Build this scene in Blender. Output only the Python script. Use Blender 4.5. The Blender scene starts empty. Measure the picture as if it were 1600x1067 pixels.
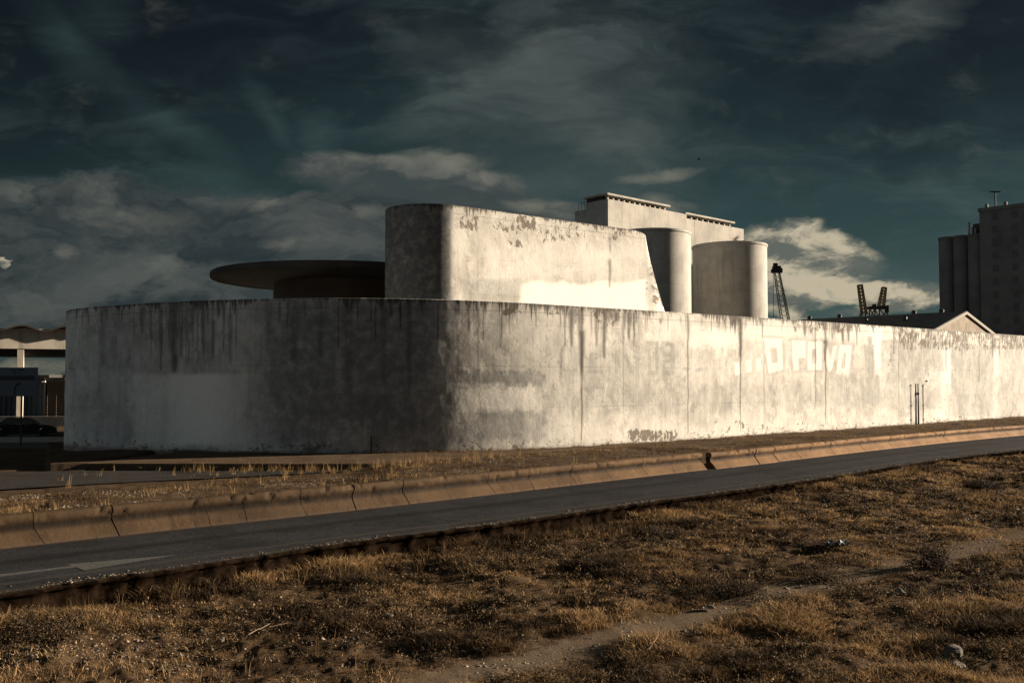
import bpy, bmesh, math, random
import numpy as np
from mathutils import Vector, Matrix
random.seed(5)
rng = np.random.default_rng(11)
R = math.radians
scene = bpy.context.scene
COL = scene.collection

# ------------------------------------------------------------------ camera
F = 1420.0; HZ = 587.0; CY = 533.5; H = 4.2
PITCH = math.atan((HZ - CY) / F)
cp, sp = math.cos(PITCH), math.sin(PITCH)
cam_d = bpy.data.cameras.new('camera'); cam = bpy.data.objects.new('camera', cam_d); COL.objects.link(cam)
cam.location = (0, 0, H); cam.rotation_euler = (R(90) + PITCH, 0, 0)
cam_d.sensor_width = 36; cam_d.lens = F * 36 / 1600; cam_d.clip_start = 0.5; cam_d.clip_end = 4000
scene.camera = cam
scene.view_settings.view_transform = 'Standard'; scene.view_settings.look = 'None'
scene.view_settings.gamma = 1.0; scene.view_settings.use_curve_mapping = False
scene.view_settings.exposure = 1.45
scene.cycles.max_bounces = 6; scene.cycles.diffuse_bounces = 3

def ray(px, py):
    a, b = px - 800.0, py - CY
    return (a, F * cp + b * sp, F * sp - b * cp)
def gp(px, py, z=0.0):
    r = ray(px, py); t = (z - H) / r[2]
    return (r[0] * t, r[1] * t)
def at(px, py, Y):
    r = ray(px, py); t = Y / r[1]
    return Vector((r[0] * t, Y, H + r[2] * t))
def proj(x, y, z):
    zz = z - H
    dep = y * cp + zz * sp; up = -y * sp + zz * cp
    dep = np.maximum(dep, 1e-3)
    return 800 + F * x / dep, CY - F * up / dep

# ------------------------------------------------------------------ sun and sky
SUN_H = Vector((0.955, 0.297, 0)).normalized(); SUN_EL = R(11.5)
sun_dir = Vector((SUN_H.x * math.cos(SUN_EL), SUN_H.y * math.cos(SUN_EL), math.sin(SUN_EL)))
sl = bpy.data.lights.new('sun', 'SUN'); sl.energy = 5.0; sl.angle = R(0.5); sl.color = (1.0, 0.84, 0.655)
so = bpy.data.objects.new('sun', sl); COL.objects.link(so)
so.rotation_euler = sun_dir.to_track_quat('Z', 'Y').to_euler(); so.location = (60, 10, 40)

def lin(c):
    return tuple(((v / 255) / 12.92 if v / 255 <= 0.04045 else ((v / 255 + 0.055) / 1.055) ** 2.4) for v in c)

class NB:                       # tiny node builder
    def __init__(s, nt): s.nt = nt; s.n = nt.nodes; s.l = nt.links
    def new(s, t, **k):
        n = s.n.new(t)
        for a, v in k.items(): setattr(n, a, v)
        return n
    def put(s, sock, v):
        if isinstance(v, bpy.types.NodeSocket): s.l.new(v, sock)
        elif v is not None:
            if sock.type == 'RGBA' and len(v) == 3: v = (*v, 1)
            sock.default_value = v
    def m(s, op, a, b=None, c=None, clamp=False):
        n = s.new('ShaderNodeMath', operation=op, use_clamp=clamp)
        s.put(n.inputs[0], a)
        if b is not None: s.put(n.inputs[1], b)
        if c is not None: s.put(n.inputs[2], c)
        return n.outputs[0]
    def vm(s, op, a, b=None):
        n = s.new('ShaderNodeVectorMath', operation=op); s.put(n.inputs[0], a)
        if b is not None: s.put(n.inputs[1], b)
        return n.outputs[0]
    def xyz(s, x=0.0, y=0.0, z=0.0):
        n = s.new('ShaderNodeCombineXYZ')
        for i, v in enumerate((x, y, z)): s.put(n.inputs[i], v)
        return n.outputs[0]
    def sep(s, v):
        n = s.new('ShaderNodeSeparateXYZ'); s.put(n.inputs[0], v); return n.outputs
    def noise(s, vec, scale=1.0, detail=4, rough=0.55, dist=0.0, col=False):
        n = s.new('ShaderNodeTexNoise'); s.put(n.inputs['Vector'], vec)
        n.inputs['Scale'].default_value = scale; n.inputs['Detail'].default_value = detail
        n.inputs['Roughness'].default_value = rough; n.inputs['Distortion'].default_value = dist
        return n.outputs['Color' if col else 'Fac']
    def ss(s, v, a, b, lo=0.0, hi=1.0):
        n = s.new('ShaderNodeMapRange', interpolation_type='SMOOTHSTEP')
        s.put(n.inputs['Value'], v); s.put(n.inputs['From Min'], a); s.put(n.inputs['From Max'], b)
        s.put(n.inputs['To Min'], lo); s.put(n.inputs['To Max'], hi); return n.outputs['Result']
    def mix(s, f, a, b, bt='MIX'):
        n = s.new('ShaderNodeMix', data_type='RGBA', blend_type=bt)
        s.put(n.inputs[0], f); s.put(n.inputs[6], a); s.put(n.inputs[7], b); return n.outputs[2]
    def bump(s, h, strength, dist=0.02, normal=None):
        n = s.new('ShaderNodeBump'); s.put(n.inputs['Height'], h)
        n.inputs['Strength'].default_value = strength; n.inputs['Distance'].default_value = dist
        if normal is not None: s.put(n.inputs['Normal'], normal)
        return n.outputs[0]
    def attr(s, name, out='Fac'):
        return s.new('ShaderNodeAttribute', attribute_name=name).outputs[out]

world = bpy.data.worlds.new('World'); scene.world = world; world.use_nodes = True
wn = NB(world.node_tree); world.node_tree.nodes.clear()
g = wn.new('ShaderNodeTexCoord').outputs['Generated']
dx, dy, dz = wn.sep(g)
dyc = wn.m('MAXIMUM', dy, 0.06)
u = wn.m('DIVIDE', dx, dyc); v = wn.m('DIVIDE', dz, dyc)      # slopes of the sky direction to the north (world)
uv = wn.xyz(u, v, 0.0)
def uvpx(px, py):
    r = ray(px, py); return r[0] / r[1], r[2] / r[1]
def pxs(n): return n / F
inv_h = wn.m('DIVIDE', 1.0, wn.m('ADD', wn.m('MAXIMUM', dz, 0.0), 0.16))
q = wn.xyz(wn.m('MULTIPLY', dx, inv_h), wn.m('MULTIPLY', dy, inv_h), 0.0)   # a cloud deck seen in perspective
warp = wn.noise(wn.vm('MULTIPLY', uv, (1.0, 2.0, 1.0)), 7.0, 5, 0.6, 0.3, col=True)
warp = wn.vm('SUBTRACT', warp, (0.5, 0.5, 0.5))
def warped(k):
    n = wn.new('ShaderNodeVectorMath', operation='MULTIPLY_ADD')
    wn.put(n.inputs[0], warp); n.inputs[1].default_value = (k, k * 0.55, 0); wn.put(n.inputs[2], uv); return n.outputs[0]
W1, W2, W3 = warped(0.16), warped(0.07), warped(0.30)
def blob(px, py, rx, ry, rot=0.0, w=None, gain=1.6):
    mp = wn.new('ShaderNodeMapping', vector_type='TEXTURE')
    wn.put(mp.inputs['Vector'], W1 if w is None else w)
    a, b = uvpx(px, py)
    mp.inputs['Location'].default_value = (a, b, 0)
    mp.inputs['Rotation'].default_value = (0, 0, R(rot))
    mp.inputs['Scale'].default_value = (pxs(rx), pxs(ry), 1)
    gr = wn.new('ShaderNodeTexGradient', gradient_type='SPHERICAL'); wn.put(gr.inputs[0], mp.outputs[0])
    return wn.m('MULTIPLY', gr.outputs['Fac'], gain, clamp=True)
def bmax(*bs):
    o = bs[0]
    for b in bs[1:]: o = wn.m('MAXIMUM', o, b)
    return o
EXPG = 2 ** -1.45
def sky(c): return tuple(x * EXPG for x in lin(c))
# clear sky gradient
cr = wn.new('ShaderNodeValToRGB'); wn.put(cr.inputs[0], wn.m('MULTIPLY', v, 2.0))
e = cr.color_ramp.elements
e[0].position = 0.0; e[0].color = (*sky((70, 88, 86)), 1)
e[1].position = 0.95; e[1].color = (*sky((19, 26, 31)), 1)
for p_, c_ in ((0.16, (58, 78, 77)), (0.34, (46, 65, 66)), (0.55, (34, 49, 52)), (0.75, (24, 34, 39))):
    x = e.new(p_); x.color = (*sky(c_), 1)
base = cr.outputs[0]
# darker left, darker pools
leftd = wn.ss(u, -0.62, 0.15, 0.60, 1.0)
base = wn.mix(1.0, base, wn.xyz(leftd, leftd, leftd), 'MULTIPLY')
pool = bmax(blob(240, 90, 420, 200, 20, W3, 1.3), blob(1420, 110, 380, 210, 8, W3, 1.3), blob(420, 20, 200, 160, 0, W3))
base = wn.mix(wn.m('MULTIPLY', pool, 0.6), base, sky((16, 22, 28)))
# thin high cirrus veil
fib = wn.noise(wn.vm('MULTIPLY', W2, (2.2, 7.0, 1.0)), 3.2, 9, 0.62, 0.6)
veil = wn.m('MULTIPLY', wn.ss(fib, 0.40, 0.72), wn.ss(wn.noise(q, 0.9, 4, 0.5), 0.35, 0.65))
base = wn.mix(wn.m('MULTIPLY', veil, 0.50), base, sky((74, 90, 90)))
haze_b = wn.m('MULTIPLY', bmax(blob(860, 150, 300, 200, -8, W3, 1.2), blob(1390, 40, 150, 55, 20, W1, 1.2), blob(960, 230, 240, 100, 0, W3, 1.1)),
              wn.ss(fib, 0.2, 0.75, 0.3, 1.0))
base = wn.mix(wn.m('MULTIPLY', haze_b, 0.60), base, sky((92, 98, 94)))
# wisps
wis = wn.m('MULTIPLY', bmax(blob(100, 60, 170, 55, -50, W2, 1.0), blob(255, 185, 210, 34, -33, W2, 1.0),
           blob(430, 180, 95, 26, -50, W2, 1.0), blob(505, 215, 38, 55, 20, W2, 1.3), blob(310, 270, 120, 36, 3, W1, 1.2),
           blob(150, 20, 90, 60, -30, W2, 1.0)), wn.ss(fib, 0.25, 0.62, 0.4, 1.0))
base = wn.mix(wn.m('MULTIPLY', wis, 0.42), base, sky((60, 78, 78)))
# grey banks, lower left and across the horizon
puff = wn.noise(wn.vm('MULTIPLY', W2, (1.0, 1.9, 1.0)), 11.0, 9, 0.60, 0.15)
puff_s = wn.noise(wn.vm('MULTIPLY', wn.vm('ADD', W2, (0.014, 0.018, 0.0)), (1.0, 1.9, 1.0)), 11.0, 9, 0.60, 0.15)
relief = wn.m('MULTIPLY_ADD', wn.m('SUBTRACT', puff_s, puff), -4.2, 0.42, clamp=True)
soft = wn.noise(wn.vm('MULTIPLY', W3, (1.0, 2.6, 1.0)), 6.0, 6, 0.55)
bank = bmax(blob(180, 410, 620, 160, 0, W1, 2.6), blob(620, 390, 360, 130, 0, W1, 2.2), blob(520, 330, 200, 60, 0, W1, 1.5))
bankd = wn.ss(wn.m('MULTIPLY_ADD', bank, 0.9, wn.m('MULTIPLY', soft, 0.55)), 0.55, 0.95)
bankc = wn.mix(wn.ss(soft, 0.35, 0.68), sky((38, 46, 50)), sky((80, 84, 81)))
base = wn.mix(wn.m('MULTIPLY', bankd, 0.92), base, bankc)
edge = wn.m('MULTIPLY', bmax(blob(20, 300, 80, 34, -5, W1, 1.0), blob(190, 322, 150, 34, -12, W1, 1.0), blob(405, 313, 50, 16, 0, W2), blob(240, 415, 90, 28, -8, W1, 1.1),
            blob(100, 392, 26, 12, 0, W2), blob(560, 328, 60, 14, 0, W2), blob(470, 375, 90, 12, 4, W2)), wn.ss(relief, 0.1, 0.8))
base = wn.mix(wn.m('MULTIPLY', edge, 0.60), base, sky((104, 104, 96)))
# long smooth cloud over the tower
lens = bmax(blob(640, 278, 220, 46, -6, W2, 1.8), blob(735, 298, 160, 46, -12, W2, 1.8), blob(870, 332, 130, 26, -6, W2, 1.6))
lens = wn.ss(wn.m('ADD', wn.m('MULTIPLY', wn.m('SUBTRACT', puff, 0.5), 0.9), wn.m('MULTIPLY', lens, wn.m('MULTIPLY_ADD', soft, 0.5, 0.75))), 0.05, 0.62)
lv = wn.m('ADD', v, wn.m('MULTIPLY', u, 0.12))
lensc = wn.mix(wn.ss(wn.m('ADD', wn.m('MULTIPLY', wn.m('SUBTRACT', puff, 0.5), 0.16), wn.m('MULTIPLY_ADD', wn.m('SUBTRACT', soft, 0.5), 0.16, lv)), 0.185, 0.265), sky((62, 69, 69)), sky((122, 120, 110)))
base = wn.mix(wn.m('MULTIPLY', lens, 0.85), base, lensc)
thin = wn.m('MULTIPLY', bmax(blob(700, 243, 90, 14, -6, W2), blob(860, 325, 90, 20, -4, W2), blob(1050, 318, 65, 22, -12, W2), blob(1030, 270, 90, 10, 6, W2)), wn.ss(puff, 0.3, 0.6))
base = wn.mix(wn.m('MULTIPLY', thin, 0.7), base, sky((118, 118, 106)))
# bright cumulus behind the silos and low strips on the right
cum = bmax(blob(1240, 415, 150, 82, -6, W2, 2.2), blob(1290, 385, 70, 34, 0, W2, 1.8), blob(1235, 455, 150, 40, 0, W2, 1.8), blob(1345, 458, 150, 26, 3, W2, 1.8),
           blob(1240, 490, 34, 22, -20, W2, 1.6), blob(1270, 425, 110, 46, 0, W2, 1.9), blob(1435, 462, 60, 22, 10, W2, 1.7), blob(1400, 482, 130, 13, 8, W2, 1.6), blob(1200, 365, 50, 22, 0, W2, 1.4),
           blob(3, 412, 9, 12, 0, W2, 2.5))
fluff = wn.noise(wn.vm('MULTIPLY', W2, (1.0, 1.7, 1.0)), 24.0, 9, 0.62, 0.2)
fluff_s = wn.noise(wn.vm('MULTIPLY', wn.vm('ADD', W2, (0.008, 0.010, 0.0)), (1.0, 1.7, 1.0)), 24.0, 9, 0.62, 0.2)
fr = wn.m('SUBTRACT', fluff, fluff_s)
cumd = wn.ss(wn.m('ADD', wn.m('MULTIPLY_ADD', wn.m('SUBTRACT', puff, 0.5), 0.95, cum), wn.m('MULTIPLY', wn.m('SUBTRACT', fluff, 0.5), 0.7)), 0.05, 0.85)
shade = wn.m('MULTIPLY', relief, wn.ss(puff, 0.30, 0.62, 0.35, 1.1))
pr = wn.m('SUBTRACT', puff, puff_s)
lit_ = wn.m('ADD', wn.m('MULTIPLY', pr, 3.4), wn.m('MULTIPLY', fr, 2.6))
lit_ = wn.ss(wn.m('MULTIPLY_ADD', wn.m('SUBTRACT', soft, 0.5), 0.9, wn.m('ADD', lit_, 0.52)), 0.0, 1.05)
cumc = wn.mix(lit_, sky((98, 102, 96)), sky((196, 184, 158)))
cumd = wn.m('MULTIPLY', cumd, wn.ss(cum, 0.02, 0.30))
base = wn.mix(wn.m('MULTIPLY', cumd, 0.93), base, cumc)
lowst = wn.m('MULTIPLY', blob(60, 585, 160, 22, 0, W2, 2.0), wn.ss(puff, 0.35, 0.6))
base = wn.mix(wn.m('MULTIPLY', lowst, 0.9), base, sky((140, 130, 112)))
# the part of the sky behind and above the camera: plain teal-grey overcast glow
back = wn.ss(dy, -0.15, 0.12, 1.0, 0.0)
base = wn.mix(back, base, tuple(x * 0.020 for x in (0.72, 1.0, 1.20)))
gdot = wn.new('ShaderNodeVectorMath', operation='DOT_PRODUCT'); wn.put(gdot.inputs[0], g); gdot.inputs[1].default_value = Vector((-0.93, -0.33, 0.16)).normalized()
base = wn.mix(wn.ss(gdot.outputs['Value'], 0.78, 1.0), base, (0.175, 0.195, 0.205))      # unseen sky glow added behind the left shoulder to lift the shaded wall
grnd = wn.ss(dz, -0.03, 0.0, 1.0, 0.0)
base = wn.mix(grnd, base, (0.012, 0.010, 0.008))
nis = wn.new('ShaderNodeTexSky', sky_type='NISHITA'); nis.sun_disc = False
nis.sun_elevation = SUN_EL; nis.sun_rotation = math.atan2(SUN_H.x, SUN_H.y)
nis_dim = wn.mix(1.0, nis.outputs[0], (0.004, 0.005, 0.005), 'MULTIPLY')
scaled = wn.vm('MULTIPLY', base, (10.0, 10.0, 10.0))
tot = wn.vm('ADD', scaled, nis_dim)
bg = wn.new('ShaderNodeBackground'); bg.inputs['Strength'].default_value = 0.1
wn.put(bg.inputs['Color'], tot)
wo = wn.new('ShaderNodeOutputWorld'); world.node_tree.links.new(bg.outputs[0], wo.inputs[0])
world.cycles.sampling_method = 'MANUAL'; world.cycles.sample_map_resolution = 512

# ------------------------------------------------------------------ helpers
def hash2(i, j, seed):
    n = (i.astype(np.int64) * 374761393 + j.astype(np.int64) * 668265263 + seed * 982451653) & 0xffffffff
    n = ((n ^ (n >> 13)) * 1274126177) & 0xffffffff
    n = n ^ (n >> 16)
    return (n & 0xffffff) / float(0xffffff)
def vnoise(x, y, seed=0):
    x = np.asarray(x, float); y = np.asarray(y, float)
    i = np.floor(x); j = np.floor(y); fx = x - i; fy = y - j
    fx = fx * fx * (3 - 2 * fx); fy = fy * fy * (3 - 2 * fy)
    a = hash2(i, j, seed); b = hash2(i + 1, j, seed); c = hash2(i, j + 1, seed); d = hash2(i + 1, j + 1, seed)
    return (a * (1 - fx) + b * fx) * (1 - fy) + (c * (1 - fx) + d * fx) * fy
def fbm(x, y, octv=4, seed=0, gain=0.5):
    t = 0; amp = 1; nrm = 0
    for o in range(octv):
        t = t + amp * vnoise(x * 2 ** o + 17 * o, y * 2 ** o - 31 * o, seed + o); nrm += amp; amp *= gain
    return t / nrm
def sstep(x, a, b):
    t = np.clip((x - a) / (b - a), 0, 1); return t * t * (3 - 2 * t)

def tag(o, label=None, cat=None, group=None, kind=None):
    if label: o['label'] = label
    if cat: o['category'] = cat
    if group: o['group'] = group
    if kind: o['kind'] = kind
    return o
def link(name, me, mat=None, parent=None, loc=None, rz=None):
    o = bpy.data.objects.new(name, me); COL.objects.link(o)
    if mat: me.materials.append(mat)
    if parent: o.parent = parent
    if loc is not None: o.location = loc
    if rz is not None: o.rotation_euler = (0, 0, rz)
    return o
def empty(name, loc=(0, 0, 0), rz=0.0):
    o = bpy.data.objects.new(name, None); COL.objects.link(o); o.location = loc; o.rotation_euler = (0, 0, rz); o.empty_display_size = 0.3
    return o
def np_mesh(name, V, Fc, n, smooth=False, uvs=None, attrs=None, mats=None):
    """V (N,3), Fc (M,n)"""
    me = bpy.data.meshes.new(name)
    V = np.asarray(V, np.float32); Fc = np.asarray(Fc, np.int32)
    me.vertices.add(len(V)); me.vertices.foreach_set('co', V.ravel())
    me.loops.add(Fc.size); me.loops.foreach_set('vertex_index', Fc.ravel())
    me.polygons.add(len(Fc)); me.polygons.foreach_set('loop_start', np.arange(0, Fc.size, n, dtype=np.int32))
    if smooth: me.polygons.foreach_set('use_smooth', np.ones(len(Fc), bool))
    me.update(calc_edges=True)
    if uvs is not None:
        l = me.uv_layers.new(name='UVMap'); l.data.foreach_set('uv', np.asarray(uvs, np.float32)[Fc.ravel()].ravel())
    for k, a in (attrs or {}).items():
        at_ = me.attributes.new(k, 'FLOAT', 'POINT'); at_.data.foreach_set('value', np.asarray(a, np.float32))
    me.validate(clean_customdata=False)
    return me
def grid_faces(nr, nc, wrap=False):
    i = np.arange(nr - 1)[:, None]; j = np.arange(nc if wrap else nc - 1)[None, :]
    a = i * nc + j; b = i * nc + (j + 1) % nc
    return np.stack([a, b, b + nc, a + nc], -1).reshape(-1, 4)
def cr_spline(P, ds):
    P = [np.array(p, float) for p in P]; out = []
    Q = [2 * P[0] - P[1]] + P + [2 * P[-1] - P[-2]]
    for i in range(1, len(Q) - 2):
        p0, p1, p2, p3 = Q[i - 1:i + 3]
        for t in np.linspace(0, 1, 40, endpoint=False):
            out.append(0.5 * (2 * p1 + (p2 - p0) * t + (2 * p0 - 5 * p1 + 4 * p2 - p3) * t * t + (3 * p1 - p0 - 3 * p2 + p3) * t ** 3))
    out.append(P[-1]); out = np.array(out)
    L = np.r_[0, np.cumsum(np.linalg.norm(np.diff(out, axis=0), axis=1))]
    n = max(2, int(round(L[-1] / ds)) + 1); s = np.linspace(0, L[-1], n)
    return np.stack([np.interp(s, L, out[:, k]) for k in range(out.shape[1])], 1), s
def normals2(P):                     # right-hand normal of a plan polyline
    T = np.gradient(P, axis=0); T /= np.linalg.norm(T, axis=1)[:, None]
    return np.stack([T[:, 1], -T[:, 0]], 1)

class MB:                           # collects simple shapes into one mesh
    def __init__(s): s.bm = bmesh.new()
    def box(s, c, d, rz=0.0, taper=1.0, bev=0.0, M=None):
        r = bmesh.ops.create_cube(s.bm, size=1.0); vs = r['verts']
        for v_ in vs:
            k = taper if v_.co.z > 0 else 1.0
            v_.co = Vector((v_.co.x * d[0] * k, v_.co.y * d[1] * k, v_.co.z * d[2]))
        if bev > 0:
            es = list({e_ for v_ in vs for e_ in v_.link_edges})
            rb = bmesh.ops.bevel(s.bm, geom=es, offset=bev, segments=2, affect='EDGES', profile=0.6)
            vs = list({v_ for f_ in rb['faces'] for v_ in f_.verts} | {v_ for v_ in vs if v_.is_valid})
        mt = Matrix.Translation(Vector(c)) @ Matrix.Rotation(rz, 4, 'Z')
        if M is not None: mt = Matrix.Translation(Vector(c)) @ M
        bmesh.ops.transform(s.bm, matrix=mt, verts=vs); return s
    def bar(s, a, b, w, h=None):
        a, b = Vector(a), Vector(b); d = b - a; h = h or w
        M = d.to_track_quat('Z', 'Y').to_matrix().to_4x4()
        return s.box((a + b) / 2, (w, h, d.length), M=M)
    def cyl(s, a, b, r, r2=None, n=16):
        a, b = Vector(a), Vector(b); d = b - a
        k = bmesh.ops.create_cone(s.bm, cap_ends=True, segments=n, radius1=r, radius2=r if r2 is None else r2, depth=d.length)
        M = Matrix.Translation((a + b) / 2) @ d.to_track_quat('Z', 'Y').to_matrix().to_4x4()
        bmesh.ops.transform(s.bm, matrix=M, verts=k['verts']); return s
    def poly(s, pts): s.bm.faces.new([s.bm.verts.new(p) for p in pts]); return s
    def prism(s, pts, vec):
        vec = Vector(vec); a = [s.bm.verts.new(p) for p in pts]; b = [s.bm.verts.new(Vector(p) + vec) for p in pts]
        n = len(pts); s.bm.faces.new(a); s.bm.faces.new(b[::-1])
        for i in range(n): s.bm.faces.new((a[i], b[i], b[(i + 1) % n], a[(i + 1) % n]))
        return s
    def lathe(s, prof, n=48, c=(0, 0, 0)):
        rings = []
        for (r, z) in prof:
            rings.append([s.bm.verts.new((c[0] + r * math.cos(2 * math.pi * i / n), c[1] + r * math.sin(2 * math.pi * i / n), c[2] + z)) for i in range(n)])
        for a, b in zip(rings, rings[1:]):
            for i in range(n): s.bm.faces.new((a[i], a[(i + 1) % n], b[(i + 1) % n], b[i]))
        s.bm.faces.new(rings[-1]); s.bm.faces.new(rings[0][::-1]); return s
    def build(s, name, mat, parent=None, smooth=False, loc=None, rz=None):
        bmesh.ops.recalc_face_normals(s.bm, faces=s.bm.faces)
        me = bpy.data.meshes.new(name); s.bm.to_mesh(me); s.bm.free()
        if smooth:
            for p in me.polygons: p.use_smooth = True
            me.set_sharp_from_angle(angle=R(smooth if smooth is not True else 35))
        return link(name, me, mat, parent, loc, rz)

# ------------------------------------------------------------------ materials
def mat(name):
    m = bpy.data.materials.new(name); m.use_nodes = True; m.node_tree.nodes.clear()
    b = NB(m.node_tree); p = b.new('ShaderNodeBsdfPrincipled'); o = b.new('ShaderNodeOutputMaterial')
    b.l.new(p.outputs[0], o.inputs[0]); return m, b, p
def simple(name, c, rough=0.7, metal=0.0, var=0.15, scale=6.0, bump=0.0, spec=0.4):
    m, b, p = mat(name)
    co = b.new('ShaderNodeTexCoord').outputs['Object']
    n = b.noise(co, scale, 5, 0.6)
    b.put(p.inputs['Base Color'], b.mix(b.ss(n, 0.3, 0.7), tuple(x * (1 - var) for x in c), tuple(min(1, x * (1 + var)) for x in c)))
    p.inputs['Roughness'].default_value = rough; p.inputs['Metallic'].default_value = metal
    p.inputs['Specular IOR Level'].default_value = spec
    if bump: b.put(p.inputs['Normal'], b.bump(n, bump, 0.02))
    return m
def concrete(name, lo, hi, streak=0.5, speck=0.2, bump=0.25, scale=1.0, board=0.0):
    m, b, p = mat(name)
    co = b.new('ShaderNodeTexCoord').outputs['Object']
    n1 = b.noise(co, 0.35 * scale, 6, 0.62); n2 = b.noise(co, 4.0 * scale, 5, 0.65)
    col = b.mix(b.ss(n1, 0.35, 0.65), lo, hi)
    st = b.noise(b.vm('MULTIPLY', co, (1.6 * scale, 1.6 * scale, 0.10 * scale)), 1.0, 6, 0.65)
    col = b.mix(b.m('MULTIPLY', b.ss(st, 0.52, 0.75), streak), col, tuple(x * 0.42 for x in lo))
    col = b.mix(b.m('MULTIPLY', b.ss(n2, 0.58, 0.78), speck), col, tuple(x * 0.4 for x in lo))
    if board:
        z = b.sep(co)[2]
        ln = b.m('ABSOLUTE', b.m('SUBTRACT', b.m('FRACT', b.m('MULTIPLY', z, board)), 0.5))
        col = b.mix(b.ss(ln, 0.485, 0.5, 0.0, 0.35), col, tuple(x * 0.5 for x in lo))
    b.put(p.inputs['Base Color'], col); p.inputs['Roughness'].default_value = 0.9
    p.inputs['Specular IOR Level'].default_value = 0.2
    b.put(p.inputs['Normal'], b.bump(b.m('ADD', n2, b.m('MULTIPLY', b.noise(co, 22 * scale, 3), 0.4)), bump, 0.03))
    return m

# big painted wall: masks pale / grime / drip / flake live on the mesh; painted glow and shade share them
def wall_material(name, lo, hi, top, fade_len):
    m, b, p = mat(name)
    uvn = b.new('ShaderNodeUVMap').outputs[0]; s_, z_, _ = b.sep(uvn)
    v2 = b.xyz(s_, z_, 0.0)
    big = b.noise(v2, 0.22, 7, 0.66, 0.4); mid = b.noise(b.vm('MULTIPLY', v2, (1.0, 0.6, 1)), 0.9, 8, 0.68, 0.5)
    fine = b.noise(v2, 6.0, 6, 0.7); fine2 = b.noise(v2, 26.0, 3, 0.6)
    col = b.mix(b.ss(big, 0.32, 0.66), lo, hi)
    col = b.mix(b.m('MULTIPLY', b.ss(mid, 0.46, 0.66), 0.45), col, tuple(x * 0.62 for x in lo))
    col = b.mix(b.m('MULTIPLY', b.ss(mid, 0.50, 0.34), 0.30), col, tuple(min(.9, x * 1.18) for x in hi))
    ly1 = b.noise(b.vm('MULTIPLY', v2, (0.75, 0.5, 1)), 1.0, 11, 0.72, 0.3); ly2 = b.noise(b.vm('MULTIPLY', b.vm('ADD', v2, (31.0, 7.0, 0)), (1.1, 0.8, 1)), 1.0, 11, 0.74, 0.2)
    col = b.mix(b.ss(ly1, 0.535, 0.548, 0, 0.45), col, tuple(min(.9, x * 1.12) for x in hi))
    col = b.mix(b.ss(ly2, 0.575, 0.588, 0, 0.42), col, tuple(x * 0.66 for x in lo))
    brd = b.m('ABSOLUTE', b.m('SUBTRACT', b.m('FRACT', b.m('MULTIPLY_ADD', fine, 0.02, b.m('MULTIPLY', z_, 0.42))), 0.5))
    col = b.mix(b.m('MULTIPLY', b.ss(brd, 0.487, 0.499), b.ss(mid, 0.42, 0.55, 0.0, 0.5)), col, tuple(x * 0.45 for x in lo))
    # narrow rain streaks all the way
    rs = b.noise(b.vm('MULTIPLY', v2, (3.2, 0.16, 1)), 1.0, 7, 0.72)
    col = b.mix(b.m('MULTIPLY', b.ss(rs, 0.50, 0.74), 0.42), col, tuple(x * 0.42 for x in lo))
    rs3 = b.noise(b.vm('MULTIPLY', v2, (9.0, 0.30, 1)), 1.0, 5, 0.72)
    col = b.mix(b.m('MULTIPLY', b.ss(rs3, 0.50, 0.72), 0.38), col, tuple(x * 0.38 for x in lo))
    # painted-over patches and grime, with painted glow and shade among them
    pale = b.attr('pale'); grime_shade = b.attr('grime_shade'); drip_shade = b.attr('drip_shade'); flake = b.attr('flake')
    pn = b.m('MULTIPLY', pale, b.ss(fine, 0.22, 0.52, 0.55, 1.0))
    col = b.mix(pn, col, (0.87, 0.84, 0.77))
    gn = b.m('MULTIPLY', grime_shade, b.ss(b.noise(v2, 1.6, 6, 0.68), 0.25, 0.60, 0.45, 1.0))
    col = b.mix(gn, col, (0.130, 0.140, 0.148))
    # drips below the coping
    dl = b.noise(b.vm('MULTIPLY', v2, (1.1, 0.0, 1)), 1.0, 6, 0.7)
    dlen = b.ss(dl, 0.38, 0.72, 0.05, fade_len)
    dlen = b.m('MULTIPLY', dlen, b.ss(b.noise(b.vm('MULTIPLY', v2, (0.16, 0.0, 1)), 1.0, 4, 0.6), 0.42, 0.60, 0.10, 1.2))
    depth = b.m('SUBTRACT', top, z_)
    dfade = b.m('SUBTRACT', 1.0, b.m('DIVIDE', depth, dlen), clamp=True)
    dst = b.noise(b.vm('MULTIPLY', v2, (5.5, 0.35, 1)), 1.0, 6, 0.7)
    dm = b.m('MULTIPLY', b.ss(b.m('MULTIPLY_ADD', dfade, 0.22, dst), 0.56, 0.72), b.ss(dfade, 0.0, 0.25))
    col = b.mix(b.m('MULTIPLY', dm, 0.85), col, (0.040, 0.032, 0.025))
    dd = b.m('MULTIPLY', drip_shade, b.ss(b.noise(b.vm('MULTIPLY', v2, (6.0, 0.6, 1)), 1.0, 5, 0.7), 0.22, 0.50, 0.30, 1.0))
    col = b.mix(b.m('MULTIPLY', dd, 0.95), col, (0.034, 0.028, 0.022))
    # flaked plaster
    fl = b.m('ADD', b.noise(b.vm('MULTIPLY', v2, (2.8, 1.5, 1)), 1.0, 9, 0.74, 0.5), b.m('MULTIPLY', b.m('SUBTRACT', b.noise(v2, 0.6, 3), 0.5), 0.55))
    fm = b.ss(b.m('MULTIPLY_ADD', flake, 0.20, fl), 0.695, 0.73)
    fm = b.m('MULTIPLY', fm, b.ss(flake, 0.02, 0.2))
    col = b.mix(b.m('MULTIPLY', fm, 0.85), col, (0.115, 0.088, 0.065))
    # damp dirt and chipping along the foot
    footn = b.m('ADD', b.noise(b.vm('MULTIPLY', v2, (3.0, 3.6, 1)), 1.0, 7, 0.72), b.m('MULTIPLY', b.m('SUBTRACT', b.noise(v2, 0.45, 3), 0.5), 0.5))
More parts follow.
